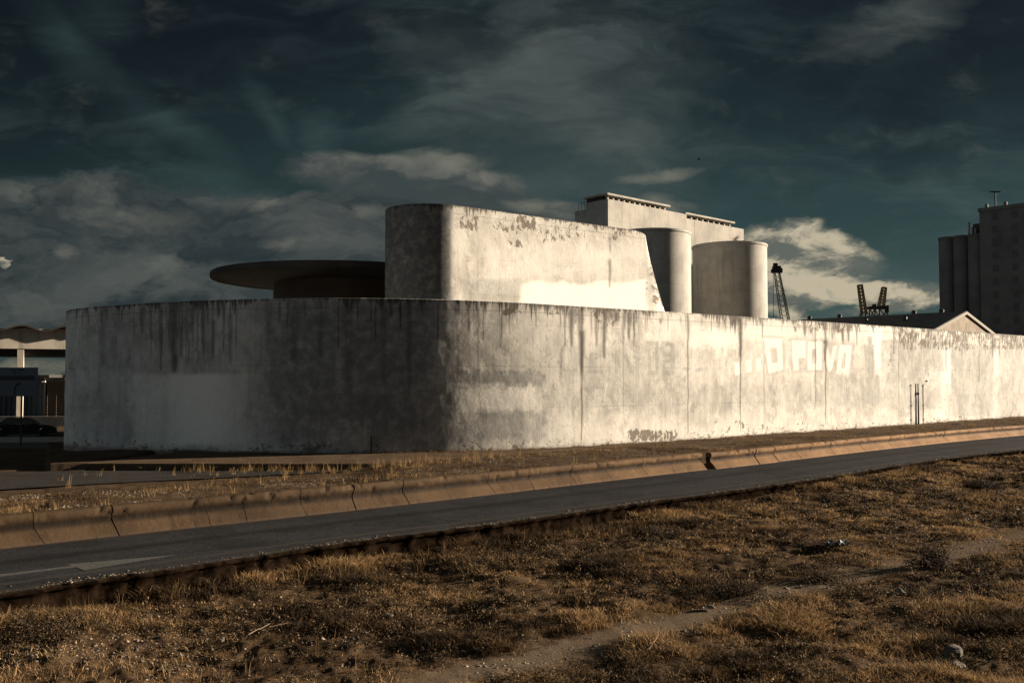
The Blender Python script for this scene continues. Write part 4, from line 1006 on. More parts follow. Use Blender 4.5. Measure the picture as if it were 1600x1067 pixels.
# ================================================================== LEFT: STATION, SIGN, CAR
stn = empty('elevated_station', (0, 0, 0)); tag(stn, 'white concrete raised structure on columns with a wavy canopy, at the left edge', 'building')
Y0 = 95.0
def SX(px, Y): return (px - 800) / F * Y
zb1 = at(50, 545, Y0).z; zb2 = at(50, 514, Y0).z
MB().box(((SX(-330, Y0) + SX(175, Y0)) / 2, Y0 + .3, (zb1 + zb2) / 2), (SX(175, Y0) - SX(-330, Y0), .6, zb2 - zb1)).build('parapet', M['station'], stn)
zs = at(50, 560.5, Y0 + 5).z
MB().box(((SX(-330, Y0) + SX(175, Y0)) / 2, Y0 + 4.1, (zs + zb1) / 2 + .1), (SX(175, Y0) - SX(-330, Y0), 7.0, zb1 - zs - .2)).build('deck', M['darkroof'], stn)
for px in (-165, 34, ):
    MB().box((SX(px, Y0), Y0 + .62, zb1 / 2 - .2), (.62, 1.1, zb1 + .38), bev=.03).build('column', M['station'], stn)
for px in (-70, 131):
    MB().box((SX(px, Y0), Y0 + 6.0, zb1 / 2 - .3), (.5, .5, zb1 - .1)).build('rear_column', M['station'], stn)
# wavy shell canopy: period ~ 62 px
xs = np.linspace(SX(-330, Y0), SX(175, Y0), 260); per = SX(62, Y0) - SX(0, Y0)
x_peak = SX(36, Y0)
wv = zb2 - 0.02 + 0.27 * np.cos(2 * np.pi * (xs - x_peak) / per)
ys_ = np.linspace(Y0 - 0.9, Y0 + 6.5, 8); rows = []
for th in (0.0, 0.16):
    for y in (ys_ if th == 0 else ys_[::-1]):
        damp = 1 - 0.45 * np.clip((y - Y0) / 6.5, 0, 1)
        rows.append(np.c_[xs, np.full(len(xs), y), zb2 + (wv - zb2) * damp + th + .03 * (y - Y0)])
rows.append(rows[0])
me = np_mesh('canopy', np.concatenate(rows), grid_faces(len(rows), len(xs)), 4, True); me.set_sharp_from_angle(angle=R(50))
link('canopy', me, M['drum'], stn)

piv = Vector((SX(50, Y0), Y0, 0)); rz_ = R(26)
stn.rotation_euler = (0, 0, rz_); stn.location = piv - Matrix.Rotation(rz_, 3, 'Z') @ piv

# blue corrugated shed with a black roof slab, low dark house and slatted fence
sh = empty('corrugated_shed', (0, 0, 0)); tag(sh, 'dark blue corrugated metal shed behind the road sign and black car', 'shed')
Ys = 99.0; z1 = at(50, 590, Ys).z
n_ = 420; xs = np.linspace(SX(-130, Ys), SX(72.5, Ys), n_); rows = []
cor = 0.05 * np.sign(np.sin((xs) * 2 * np.pi / .55)) * np.minimum(1, np.abs(np.sin(xs * 2 * np.pi / .55)) * 2)
for z in (-.4, z1): rows.append(np.c_[xs, Ys + cor, np.full(n_, z)])
link('front_sheet', np_mesh('front_sheet', np.concatenate(rows), grid_faces(2, n_), 4), M['blue'], sh)
MB().box(((xs[0] + xs[-1]) / 2, Ys + 2.1, z1 / 2 - .2), (xs[-1] - xs[0] - .02, 3.9, z1 + .36)).build('shed_body', M['blue'], sh)
MB().box((SX(25, Ys), Ys + 1.5, z1 + .16), (SX(86, Ys) - SX(-36, Ys), 5.4, .30)).build('roof', M['darkroof'], sh)
MB().box((SX(76.5, Ys), Ys - 1.0, z1 - .42), (.36, .16, .12)).build('wall_lamp', M['rim'], sh)
MB().cyl((SX(72.8, Ys), Ys - .2, -.3), (SX(72.8, Ys), Ys - .2, z1), .07).build('downpipe', M['steel_grey'], sh)
hs_ = empty('low_house', (0, 0, 0)); tag(hs_, 'low dark building seen between the blue shed and the curved wall', 'building')
Yh = 98.9; z2 = at(90, 597, Yh).z
MB().box((SX(105, Yh), Yh + 2.8, z2 / 2 - .2), (SX(136, Yh) - SX(73.6, Yh), 5.5, z2 + .38)).build('walls', M['drum'], hs_)
MB().box((SX(106, Yh), Yh + 2.8, z2 + .15), (SX(138, Yh) - SX(74, Yh), 6.1, .28)).build('roof', M['darkroof'], hs_)
for px in (82, 93): MB().box((SX(px, Yh), Yh + .21, z2 - 1.2), (.62, .10, 1.1)).build('window', M['window'], hs_)
fn = empty('slatted_fence', (0, 0, 0)); tag(fn, 'low horizontal slatted fence behind the front of the black car', 'fence')
Yf = 88.0; zf0 = -.3; zf1 = at(90, 618, Yf).z
for k_ in range(9):
    MB().box((SX(94, Yf), Yf, zf0 + .25 + k_ * (zf1 - zf0 - .2) / 8.6), (SX(120, Yf) - SX(73, Yf), .05, .11)).build('rail', M['rust'], fn)
for px in (74, 88, 102): MB().box((SX(px, Yf), Yf + .08, (zf0 + zf1) / 2), (.1, .08, zf1 - zf0)).build('post', M['rust'], fn)
# low kerb wall behind the car
MB().box((SX(20, 82), 82, .15), (SX(120, 82) - SX(-80, 82), .3, .8)).build('plinth_wall', M['plasterpale'], None)
tag(bpy.data.objects['plinth_wall'], 'low tan plinth wall at the foot of the blue shed, behind the car', 'wall')

# road sign
Yg_ = 59.0; sg = empty('road_sign', (SX(35, Yg_), Yg_, -.32)); tag(sg, 'large dark blue-grey direction sign with a bent arrow, on a single post', 'sign')
MB().cyl((0, 0, 0), (0, 0, at(35, 580, Yg_).z + .3), .055, n=12).build('post', M['steel_dark'], sg)
xa, xb_ = SX(-3, Yg_) - SX(35, Yg_), SX(61, Yg_) - SX(35, Yg_); za, zb_ = at(30, 619, Yg_).z + .32, at(30, 574, Yg_).z + .32
pn_ = MB().box(((xa + xb_) / 2, -.10, (za + zb_) / 2), (xb_ - xa, .05, zb_ - za), bev=.02).build('panel', M['sign'], sg)
def sgp(px, py): return ((px - 35) / F * Yg_, at(px, py, Yg_).z + .32)
def mark(name, px0_, py0_, px1_, py1_, y=-.130):
    a_ = sgp(px0_, py0_); c_ = sgp(px1_, py1_)
    return MB().box(((a_[0] + c_[0]) / 2, y, (a_[1] + c_[1]) / 2), (abs(c_[0] - a_[0]), .008, abs(c_[1] - a_[1])))
mark('b', 2.5, 587, 56, 594).build('name_bar', M['signmark'], pn_)
mb = MB()
for x0_, x1_ in ((18, 19.8), (20.6, 22), (22.8, 25), (26, 27.2), (30, 31.6), (32.4, 34.4), (35.2, 36.6), (37.4, 39.6)):
    a_ = sgp(x0_, 576.6); c_ = sgp(x1_, 579.2); mb.box(((a_[0] + c_[0]) / 2, -.129, (a_[1] + c_[1]) / 2), (c_[0] - a_[0], .006, abs(c_[1] - a_[1])))
for x0_, x1_ in ((22.4, 24.2), (24.8, 26.2), (26.8, 28.4), (32.6, 34.0), (34.4, 35.4)):
    a_ = sgp(x0_, 581.6); c_ = sgp(x1_, 584.0); mb.box(((a_[0] + c_[0]) / 2, -.129, (a_[1] + c_[1]) / 2), (c_[0] - a_[0], .006, abs(c_[1] - a_[1])))
mb.build('lettering', M['signmark'], pn_)
mb = MB(); pa = [(25.3, 617.5), (25.3, 606.5), (27.2, 602.5), (30.8, 599.2)]
for a_, c_ in zip(pa, pa[1:]):
    p0 = sgp(*a_); p1 = sgp(*c_); mb.bar((p0[0], -.130, p0[1]), (p1[0], -.130, p1[1]), .10, .008)
t_ = [sgp(28.6, 599.0), sgp(34.8, 596.4), sgp(33.4, 601.2), sgp(30.5, 601.6)]
mb.prism([(a_[0], -.134, a_[1]) for a_ in t_], (0, .008, 0)); mb.build('arrow', M['signmark'], pn_)

# parked car
def make_car():
    c = empty('parked_car', (0, 0, 0)); W = 1.72
    body = [(-2.22, .30), (-2.24, .52), (-2.20, .80), (-2.05, .90), (-1.45, .93), (-.9, .94), (.8, .92), (1.5, .86), (2.0, .76), (2.18, .66), (2.24, .50), (2.20, .28), (1.82, .22)]
    for cx_ in (1.34,): body += [(cx_ + .36 * math.cos(a), .30 + .36 * math.sin(a)) for a in np.linspace(-.2, math.pi + .2, 9)]
    body += [(.9, .2), (-.9, .2)]
    for cx_ in (-1.36,): body += [(cx_ + .36 * math.cos(a), .30 + .36 * math.sin(a)) for a in np.linspace(-.2, math.pi + .2, 9)]
    body += [(-1.8, .22)]
    bm = bmesh.new(); rings = []
    for (yy, inset) in ((-W / 2, .10), (-W / 2 + .07, 0), (W / 2 - .07, 0), (W / 2, .10)):
        rings.append([bm.verts.new((x * (1 - inset * .10), yy, z + (-.04 if (inset and z > .7) else 0))) for x, z in body])
    n_ = len(body)
    for a, b_ in zip(rings, rings[1:]):
        for i in range(n_): bm.faces.new((a[i], a[(i + 1) % n_], b_[(i + 1) % n_], b_[i]))
    bm.faces.new(rings[0]); bm.faces.new(rings[-1][::-1]); bmesh.ops.recalc_face_normals(bm, faces=bm.faces)
    me = bpy.data.meshes.new('body'); bm.to_mesh(me); bm.free()
    for p in me.polygons: p.use_smooth = True
    me.set_sharp_from_angle(angle=R(40)); link('body', me, M['paint_black'], c)
    # cabin: roof and pillars
    lo = [(-1.75, .90), (1.05, .90)]; hi = [(-1.10, 1.40), (.28, 1.40)]
    mbr = MB(); mbr.box((-.42, 0, 1.405), (1.42, 1.20, .06), bev=.025)
    for sy in (-1, 1):
        for (xl, xh) in ((-1.72, -1.08), (-.28, -.30), (1.02, .26)):
            mbr.bar((xl, sy * .78, .91), (xh, sy * .58, 1.40), .07, .05)
    mbr.build('cabin_frame', M['paint_black'], c)
    gl = MB()
    for sy in (-1, 1):
        gl.poly([(-1.62, sy * .77, .93), (-.32, sy * .77, .93), (-.34, sy * .585, 1.375), (-1.04, sy * .585, 1.375)])
        gl.poly([(-.24, sy * .77, .93), (.94, sy * .77, .93), (.26, sy * .585, 1.375), (-.26, sy * .585, 1.375)])
    gl.poly([(1.0, -.74, .92), (1.0, .74, .92), (.28, .56, 1.385), (.28, -.56, 1.385)])
    gl.poly([(-1.7, -.74, .92), (-1.7, .74, .92), (-1.10, .56, 1.385), (-1.10, -.56, 1.385)])
    gl.build('windows', M['glass'], c)
    for x in (1.34, -1.36):
        for sy in (-1, 1):
            w = empty('wheel', (x, sy * .76, .30)); w.parent = c
            prof_ = [(.19, -.10), (.27, -.11), (.30, -.08), (.31, 0), (.30, .08), (.27, .11), (.19, .10)]
            t = MB().lathe([(r_, z_) for r_, z_ in prof_], 28).build('tyre', M['tyre'], w, 40); t.rotation_euler = (R(90), 0, 0)
            rm = MB().lathe([(.10, -.02), (.19, -.02), (.205, -.09), (.195, -.112), (.18, -.09), (.175, -.0)], 24)
            rm.cyl((0, 0, -.12), (0, 0, .05), .055)
            for k_ in range(5):
                a_ = k_ * 2 * math.pi / 5; rm.bar((.03 * math.cos(a_), .03 * math.sin(a_), sy * .10), (.19 * math.cos(a_), .19 * math.sin(a_), sy * .095), .055, .03)
            rr = rm.build('rim', M['rim'], w); rr.rotation_euler = (R(90), 0, 0); 
            if sy > 0: rr.rotation_euler = (R(-90), 0, 0)
    for sy in (-1, 1):
        MB().box((2.16, sy * .64, .66), (.16, .32, .13), bev=.03).build('headlight', M['lens'], c)
        MB().box((-2.19, sy * .66, .76), (.10, .30, .14), bev=.02).build('tail_light', M['rust'], c)
        MB().box((.72, sy * .92, .96), (.14, .16, .11), bev=.03).build('wing_mirror', M['paint_black'], c)
        for x in (-.42, .55): MB().box((x - .3, sy * .868, .80), (.16, .02, .03)).build('door_handle', M['steel_grey'], c)
    MB().box((2.235, 0, .42), (.03, .5, .11)).build('number_plate', M['rim'], c)
    return c
car = make_car(); Yc = 67.5
car.location = (SX(76, Yc) - 2.05, Yc + .6, -.325); car.rotation_euler = (0, 0, R(24)); tag(car, 'black saloon car with pale alloy wheels, parked beyond the road sign', 'car')

M['steel_jib'] = simple('weathered_brown_steel', (0.13, 0.105, 0.08), 0.6, 0.1, 0.4)
# ------------------------------------------------------------------ cranes
def lattice(name, a, b, w0, w1, up, mt, parent, nseg, cw=.18, bw=.09):
    a, b = Vector(a), Vector(b); d = (b - a).normalized(); sx = d.cross(Vector(up)).normalized(); sy = sx.cross(d).normalized(); mb_ = MB()
    def cn(t, i): 
        w = w0 + (w1 - w0) * t; return a + (b - a) * t + sx * w / 2 * (1 if i in (0, 3) else -1) + sy * w / 2 * (1 if i < 2 else -1)
    for i in range(4): mb_.bar(cn(0, i), cn(1, i), cw)
    for k_ in range(nseg):
        t0, t1_ = k_ / nseg, (k_ + 1) / nseg
        for i in range(4): 
            j = (i + 1) % 4
            mb_.bar(cn(t0, i), cn(t1_, j) if k_ % 2 else cn(t1_, j), bw); mb_.bar(cn(t1_, i), cn(t1_, j), bw)
    return mb_.build(name, mt, parent)
Yk = 230.0
cb = at(1243, 590, Yk); ct = at(1213.5, 424, Yk)
ck = empty('harbour_crane', (cb.x, cb.y, 0)); tag(ck, 'dark single lattice-jib crane leaning left behind the wall, right of the silo', 'crane')
rel = lambda p: (p.x - cb.x, p.y - cb.y, p.z)
lattice('boom', rel(cb), rel(ct), 2.7, 1.1, (0, 1, 0), M['steel_jib'], ck, 22, .17, .07)
h0 = rel(at(1213.5, 421, Yk))
MB().box(h0, (1.9, 1.6, 1.7), bev=.1).box((h0[0] - .3, h0[1], h0[2] + 1.1), (1.0, 1.0, 1.0), bev=.1).box((h0[0] + 1.0, h0[1], h0[2] - .3), (.7, 1.2, 1.2)).box((h0[0] - 1.0, h0[1], h0[2] - .4), (.6, 1.2, 1.0)).build('boom_head', M['steel_dark'], ck)
MB().bar(rel(at(1208, 425, Yk)), rel(at(1208.8, 560, Yk)), .10).build('hoist_rope', M['steel_dark'], ck)
MB().bar(rel(at(1218, 427, Yk)), rel(at(1250, 585, Yk)), .12).build('stay_rope', M['steel_dark'], ck)
MB().box((1.5, 0, 1.2), (7, 5, 3.4), bev=.2).box((2.5, 0, 3.6), (4, 4, 1.4), bev=.2).build('machine_house', M['steel_grey'], ck)
Yk = 300.0
cb = at(1366, 590, Yk); tk = empty('twin_boom_crane', (cb.x, cb.y, 0)); tag(tk, 'faded yellow quay crane with two raised booms above the warehouse roof', 'crane')
rel = lambda p: (p.x - cb.x, p.y - cb.y, p.z)
lattice('boom', rel(at(1350.5, 492, Yk)), rel(at(1343.5, 445, Yk)), 1.5, 1.15, (0, 1, 0), M['steel_yellow'], tk, 9, .36, .18)
lattice('boom', rel(at(1376, 482, Yk)), rel(at(1381.5, 449, Yk)), 1.7, 1.1, (0, 1, 0), M['steel_yellow'], tk, 7, .36, .18)
MB().box(rel(at(1370, 481, Yk)), (5.6, 3, .9)).box(rel(at(1366, 479, Yk)), (.7, 2, 1.6)).box(rel(at(1385.5, 483, Yk)), (.6, 2, 2.4)).build('platform', M['steel_dark'], tk)
for a_, b_ in (((1346, 484), (1344, 598)), ((1352, 484), (1354, 598)), ((1358.5, 482), (1357.5, 598)), ((1386, 482), (1387, 598)), ((1367, 482), (1367, 598)), ((1374, 482), (1374, 598))):
    MB().bar(rel(at(*a_, Yk)), rel(at(*b_, Yk)), .38).build('leg', M['steel_grey'], tk)
mb = MB()
for a_, b_ in (((1359, 498), (1367, 482)), ((1359, 482), (1367, 498)), ((1374, 498), (1367, 482)), ((1374, 482), (1386, 498)), ((1386, 484), (1376, 500)), ((1346, 486), (1341, 500))): mb.bar(rel(at(*a_, Yk)), rel(at(*b_, Yk)), .3)
mb.build('bracing', M['steel_grey'], tk)

# ------------------------------------------------------------------ post and frame against the lit wall
p0, n0 = on_wall(1432.5, 657); p1, _ = on_wall(1431, 597)
zb0 = 0.0; post = empty('wall_post', (p0.x + n0.x * .16, p0.y + n0.y * .16, 0)); tag(post, 'thin dark upright steel post bolted in front of the sunlit wall', 'post')
MB().cyl((0, 0, -.3), (0, 0, p1.z - .1), .075, .045, n=10).build('shaft', M['steel_dark'], post)
MB().box((0, 0, p1.z - 1.0), (.13, .13, .22)).build('collar', M['steel_dark'], post)
wd_ = Vector((-n0.y, n0.x, 0))
for dpx in (-9.5, 9.5):
    q_, qn = on_wall(1432 + dpx, 610); o_ = q_ - post.location
    mb = MB(); bx_, by_ = q_.x - post.location.x + qn.x * .06, q_.y - post.location.y + qn.y * .06
    mb.cyl((bx_, by_, 0), (bx_, by_, q_.z + .5), .02, n=6)
    for zz_ in (q_.z + .45, q_.z - 1.3, .4): mb.box((bx_, by_, zz_), (.08, .08, .08))
    mb.build('side_rod', M['rust'], post)
q_, qn = on_wall(1447, 595)
t_ = MB().cyl((0, 0, 0), (qn.x * .10, qn.y * .10, -.03), .07, n=10).build('drain_spout', M['rust'], None, loc=q_); tag(t_, 'small rusty drain spout poking out of the wall above the steel post', 'spout')
q_, qn = on_wall(580, 700)
t_ = MB().cyl((0, 0, -.4), (0, 0, .95), .04, n=10).build('standpipe', M['rust'], None, loc=(q_.x + qn.x * .08, q_.y + qn.y * .08, 0)); tag(t_, 'short grey standpipe at the foot of the shaded curved wall', 'pipe')

# bird
bq = at(1092, 249, 160)
bm = bmesh.new(); 
def vv(*c): return bm.verts.new(c)
spn = 1.0
l0 = vv(-.05, 0, 0); l1 = vv(-.55 * spn, .1, .22); l2 = vv(-.98 * spn, .02, .08); l3 = vv(-.5 * spn, -.12, .18); r0 = vv(.05, 0, 0); r1 = vv(.5 * spn, .1, .05); r2 = vv(.85 * spn, .0, -.12); r3 = vv(.45 * spn, -.12, .02)
for a_, b_, c_, d_ in ((l0, l1, l2, l3), (r0, r1, r2, r3)): bm.faces.new((a_, b_, c_, d_))
bmesh.ops.solidify(bm, geom=bm.faces[:], thickness=.03)
sph = bmesh.ops.create_uvsphere(bm, u_segments=12, v_segments=8, radius=.5)['verts']
for v_ in sph:
    f_ = v_.co.y; v_.co = Vector((v_.co.x * .22, v_.co.y * .8, v_.co.z * .2))
bmesh.ops.recalc_face_normals(bm, faces=bm.faces); me = bpy.data.meshes.new('bird'); bm.to_mesh(me); bm.free()
bd_ = link('bird', me, simple('dark_plumage', (.02, .02, .022), .8), loc=bq, rz=R(70)); tag(bd_, 'tiny dark bird gliding high in the cloudy sky above the silos', 'bird')

# ================================================================== VEGETATION AND STONES
def blades(name, pts, zs, nb, hgt, wid, spread, m_, tone, lean=.45, seed=1):
    """pts (n,2), hgt/wid/nb arrays per tuft -> one mesh of curved two-step blades"""
    r_ = np.random.default_rng(seed); rep = np.repeat(np.arange(len(pts)), nb); n_ = len(rep)
    a = r_.uniform(0, 2 * np.pi, n_); rr = np.sqrt(r_.uniform(0, 1, n_)) * spread[rep]
    bx = pts[rep, 0] + rr * np.cos(a); by = pts[rep, 1] + rr * np.sin(a)
    h_ = hgt[rep] * r_.uniform(.35, 1.15, n_); w = wid[rep] * r_.uniform(.6, 1.3, n_)
    la = a + r_.normal(0, .9, n_); ln = h_ * np.abs(r_.normal(lean, .3, n_)); fa = r_.uniform(0, np.pi, n_)
    wx, wy = np.cos(fa) * w / 2, np.sin(fa) * w / 2; z = zs[rep] - .02
    cx, cy = np.cos(la), np.sin(la)
    V = np.empty((n_, 5, 3), np.float32)
    V[:, 0] = np.c_[bx - wx, by - wy, z]; V[:, 1] = np.c_[bx + wx, by + wy, z]
    mx, my, mz = bx + cx * ln * .35, by + cy * ln * .35, z + h_ * .62
    V[:, 2] = np.c_[mx + wx * .8, my + wy * .8, mz]; V[:, 3] = np.c_[mx - wx * .8, my - wy * .8, mz]
    V[:, 4] = np.c_[bx + cx * ln, by + cy * ln, z + h_ * .95]
    base = (np.arange(n_) * 5)[:, None]
    me = bpy.data.meshes.new(name); 
    q4 = base + np.array([0, 1, 2, 3]); t3 = base + np.array([3, 2, 4])
    loops = np.concatenate([q4.ravel(), t3.ravel()]).astype(np.int32)
    ls = np.concatenate([np.arange(n_) * 4, n_ * 4 + np.arange(n_) * 3]).astype(np.int32)
    me.vertices.add(n_ * 5); me.vertices.foreach_set('co', V.ravel()); me.loops.add(len(loops)); me.loops.foreach_set('vertex_index', loops)
    me.polygons.add(2 * n_); me.polygons.foreach_set('loop_start', ls); me.update(calc_edges=True)
    tn = np.clip(tone[rep] + r_.normal(0, .24, n_), 0, 1)
    me.attributes.new('tone', 'FLOAT', 'POINT').data.foreach_set('value', np.repeat(tn, 5).astype(np.float32))
    return link(name, me, m_)
def scatter(n_, umin, umax, ymin, ymax, seed, power=1.0):
    r_ = np.random.default_rng(seed); t = r_.uniform(0, 1, n_)
    y = (ymin ** power + t * (ymax ** power - ymin ** power)) ** (1 / power) if power > 0 else ymin * (ymax / ymin) ** t
    uu = r_.uniform(umin, umax, n_); return uu * y, y
# foreground
X, Y = scatter(230000, -.66, .68, 9.0, 62, 3, 0.0)
sdn = dist_line(X, Y, NL, 4); pdn = path_d(X, Y)
patch = fbm(X * .55, Y * .8, 4, 101); fine_ = fbm(X * 2.2, Y * 2.2, 3, 102)
PXs = 800 + F * X / Y; PYs = HZ + (H + .5) * F / Y
gravel_zone = sstep(PYs, 930, 1010) * (1 - sstep(PXs, 450, 900))
gravel_zone = np.maximum(gravel_zone, 0.6 * sstep(PYs, 1000, 1060) * (1 - sstep(PXs, 900, 1300)))
dens = sstep(patch * .45 + fine_ * .55, .38, .62)
dens = np.maximum(dens, .85 * np.exp(-((sdn - .5) / .9) ** 2)) * (1 - .93 * gravel_zone) * sstep(pdn + .3 * (fine_ - .5), .42, .80)
dens = np.maximum(dens, 0.05 * sstep(pdn, .2, .4))
ok = (sdn > .06) & (np.random.default_rng(4).uniform(0, 1, len(X)) < dens)
X, Y, sdn, patch = X[ok], Y[ok], sdn[ok], patch[ok]
hz_ = fore_h(X, Y, sdn)
big_ = fbm(X * .35, Y * .5, 3, 103)
hg = (.055 + .15 * sstep(fbm(X * .8, Y * .8, 3, 104), .35, .75)) * (1 + .9 * np.exp(-((sdn - .4) / .7) ** 2)) * (1 - .3 * sstep(Y, 30, 60))
wd = .0088 * np.maximum(Y / 13, 1) ** .85
tone = .06 + .70 * sstep(fbm(X * .5, Y * .7, 4, 105), .33, .68) + .10 * sstep(Y, 18, 40)
nb = np.full(len(X), 9)
tag(blades('dry_grass', np.c_[X, Y], hz_, nb, hg, wd, .05 + .06 * np.maximum(Y / 13, 1) * .8, M['grass'], tone, .85, 7), kind='stuff')
# sparse taller stems along the broken edge and scattered
X, Y = scatter(9000, -.66, .68, 10.0, 55, 13, 0.3); sdn = dist_line(X, Y, NL, 4)
ok = (sdn > .1) & (np.random.default_rng(5).uniform(0, 1, len(X)) < (.04 + .9 * np.exp(-((sdn - .40) / .6) ** 2) * sstep(fbm(X * .7, Y * .7, 3, 31), .32, .55))) & (path_d(X, Y) > .5)
X, Y, sdn = X[ok], Y[ok], sdn[ok]
tag(blades('straw_stems', np.c_[X, Y], fore_h(X, Y, sdn), np.full(len(X), 6), np.random.default_rng(6).uniform(.18, .50, len(X)), .004 * np.maximum(Y / 13, 1), np.full(len(X), .10), M['grass2'], np.full(len(X), .40), .4, 9), kind='stuff')

def leaf_clumps(name, cen, zs, rad, hgt, nleaf, size, tone, m_, seed, parent=None):
    r_ = np.random.default_rng(seed); rep = np.repeat(np.arange(len(cen)), nleaf); n_ = len(rep)
    a = r_.uniform(0, 2 * np.pi, n_); ph = np.arccos(r_.uniform(0, 1, n_)); rr = r_.uniform(.45, 1.05, n_) ** .6
    x = cen[rep, 0] + rad[rep] * rr * np.sin(ph) * np.cos(a); y = cen[rep, 1] + rad[rep] * rr * np.sin(ph) * np.sin(a); z = zs[rep] + hgt[rep] * rr * np.cos(ph)
    s_ = size[rep] * r_.uniform(.5, 1.3, n_)
    d1 = r_.normal(size=(n_, 3)); d1 /= np.linalg.norm(d1, axis=1)[:, None]; d2 = np.cross(d1, r_.normal(size=(n_, 3))); d2 /= np.linalg.norm(d2, axis=1)[:, None]
    C = np.c_[x, y, z]
    V = np.stack([C - d1 * s_[:, None], C + d2 * s_[:, None] * .38, C + d1 * s_[:, None], C - d2 * s_[:, None] * .38], 1)
    Fq = np.arange(n_ * 4).reshape(-1, 4)
    me = np_mesh(name, V.reshape(-1, 3), Fq, 4, False, None, {'tone': np.repeat(np.clip(tone[rep] + r_.normal(0, .2, n_), 0, 1), 4)})
    return link(name, me, m_, parent)
X, Y = scatter(38000, -.66, .68, 10.0, 58, 23, 0.2); sdn = dist_line(X, Y, NL, 4)
pt = fbm(X * .45, Y * .65, 4, 111)
PXs = 800 + F * X / Y; PYs = HZ + (H + .5) * F / Y
gz = sstep(PYs, 950, 1010) * (1 - sstep(PXs, 450, 900))
ok = (sdn > .15) & (path_d(X, Y) > .75) & (np.random.default_rng(8).uniform(0, 1, len(X)) < (.10 + .9 * sstep(pt * .55 + fbm(X * 2, Y * 2, 2, 77) * .45, .46, .60)) * (1 - .75 * gz))
X, Y, sdn = X[ok], Y[ok], sdn[ok]; r9 = np.random.default_rng(9)
tag(leaf_clumps('low_weeds', np.c_[X, Y], fore_h(X, Y, sdn) - .02, r9.uniform(.06, .24, len(X)), r9.uniform(.05, .22, len(X)), 24, .021 * np.maximum(Y / 14, 1), r9.uniform(.05, .85, len(X)), M['weed'], 10), kind='stuff')

# single dark bushes
def bush(px, py, rpx, hpx, label, tone=.2, seed=1, n_=1500):
    x, y = gp(px, py, -.5); k_ = y / F; r_ = rpx * k_; h_ = hpx * k_
    e_ = empty('dry_bush', (x, y, -.52)); tag(e_, label, 'bush', 'dark bushes on the waste ground')
    rr = np.random.default_rng(seed); nc_ = 14
    cen = np.c_[rr.normal(0, r_ * .42, nc_), rr.normal(0, r_ * .35, nc_)]; hh_ = h_ * rr.uniform(.5, 1.0, nc_) * np.exp(-(np.abs(cen[:, 0]) / r_) ** 2 * .6)
    leaf_clumps('foliage', cen, np.zeros(nc_), np.full(nc_, r_ * .45), hh_, n_ // nc_, np.full(nc_, .024 * max(1, y / 20)), np.full(nc_, tone), M['weed'], seed, e_)
    mb_ = MB()
    for k2 in range(14):
        a = rr.uniform(0, 6.28); l_ = rr.uniform(.4, 1.05)
        mb_.cyl((rr.normal(0, .04), rr.normal(0, .04), 0), (math.cos(a) * r_ * .8 * l_, math.sin(a) * r_ * .6 * l_, h_ * l_), .008, .003, n=5)
    mb_.build('twigs', M['rust'], e_)
bush(1467, 886, 40, 46, 'dark round bush beside the dirt path, right of centre ground', .04, 3, 3600)
bush(1165, 928, 62, 24, 'broad dark weed clump just above the dirt path', .30, 4, 2600)
bush(1285, 905, 46, 26, 'leafy clump on the far side of the path, left of the round bush', .35, 5, 2200)
bush(1210, 958, 24, 14, 'small dark tuft on the near edge of the path', .15, 6, 900)
bush(1535, 762, 34, 18, 'dark bush far off near the road at the right', .12, 7, 1400)
bush(1360, 760, 36, 24, 'tall dry bush against the broken road edge', .45, 8, 1700)
bush(760, 888, 50, 20, 'low dark clump in the middle of the waste ground', .22, 9, 2000)
bush(1030, 835, 48, 18, 'low bush below the road edge near the centre right', .35, 10, 1800)
bush(60, 985, 90, 45, 'bushy tangle of weeds at the lower left', .45, 11, 4200)

# verge grass
X, Y = scatter(90000, -.62, .62, 20, 100, 33, 0.3)
sF = dist_line(X, Y, FL, 2); sK = dist_line(X, Y, KL, 2)
PXs, PYs = proj(X, Y, -.1 + 0 * X)
side = (PXs < 480) & (PYs < 766 - np.clip(PXs, 0, 480) * .055) & (PYs > 730)
wv_ = fbm(X * .6, Y * .6, 4, 121)
ok = (sF < -.65) & (sK > .05) & ~side & (PXs > -120) & (np.random.default_rng(12).uniform(0, 1, len(X)) < (.25 + .75 * sstep(wv_, .36, .56))) & ~((PXs < 480) & (PYs < 740))
X, Y = X[ok], Y[ok]; wv_ = wv_[ok]; PXs, PYs = PXs[ok], PYs[ok]
hgv = .06 + .14 * sstep(fbm(X * .9, Y * .9, 3, 122), .4, .75)
tag(blades('verge_grass', np.c_[X, Y], verge_h(X, Y) - .02, np.full(len(X), 9), hgv, .0055 * np.maximum(Y / 18, 1), np.full(len(X), .16), M['grass'], .18 + .5 * sstep(fbm(X * .5, Y * .5, 3, 123), .35, .7), .5, 15), kind='stuff')
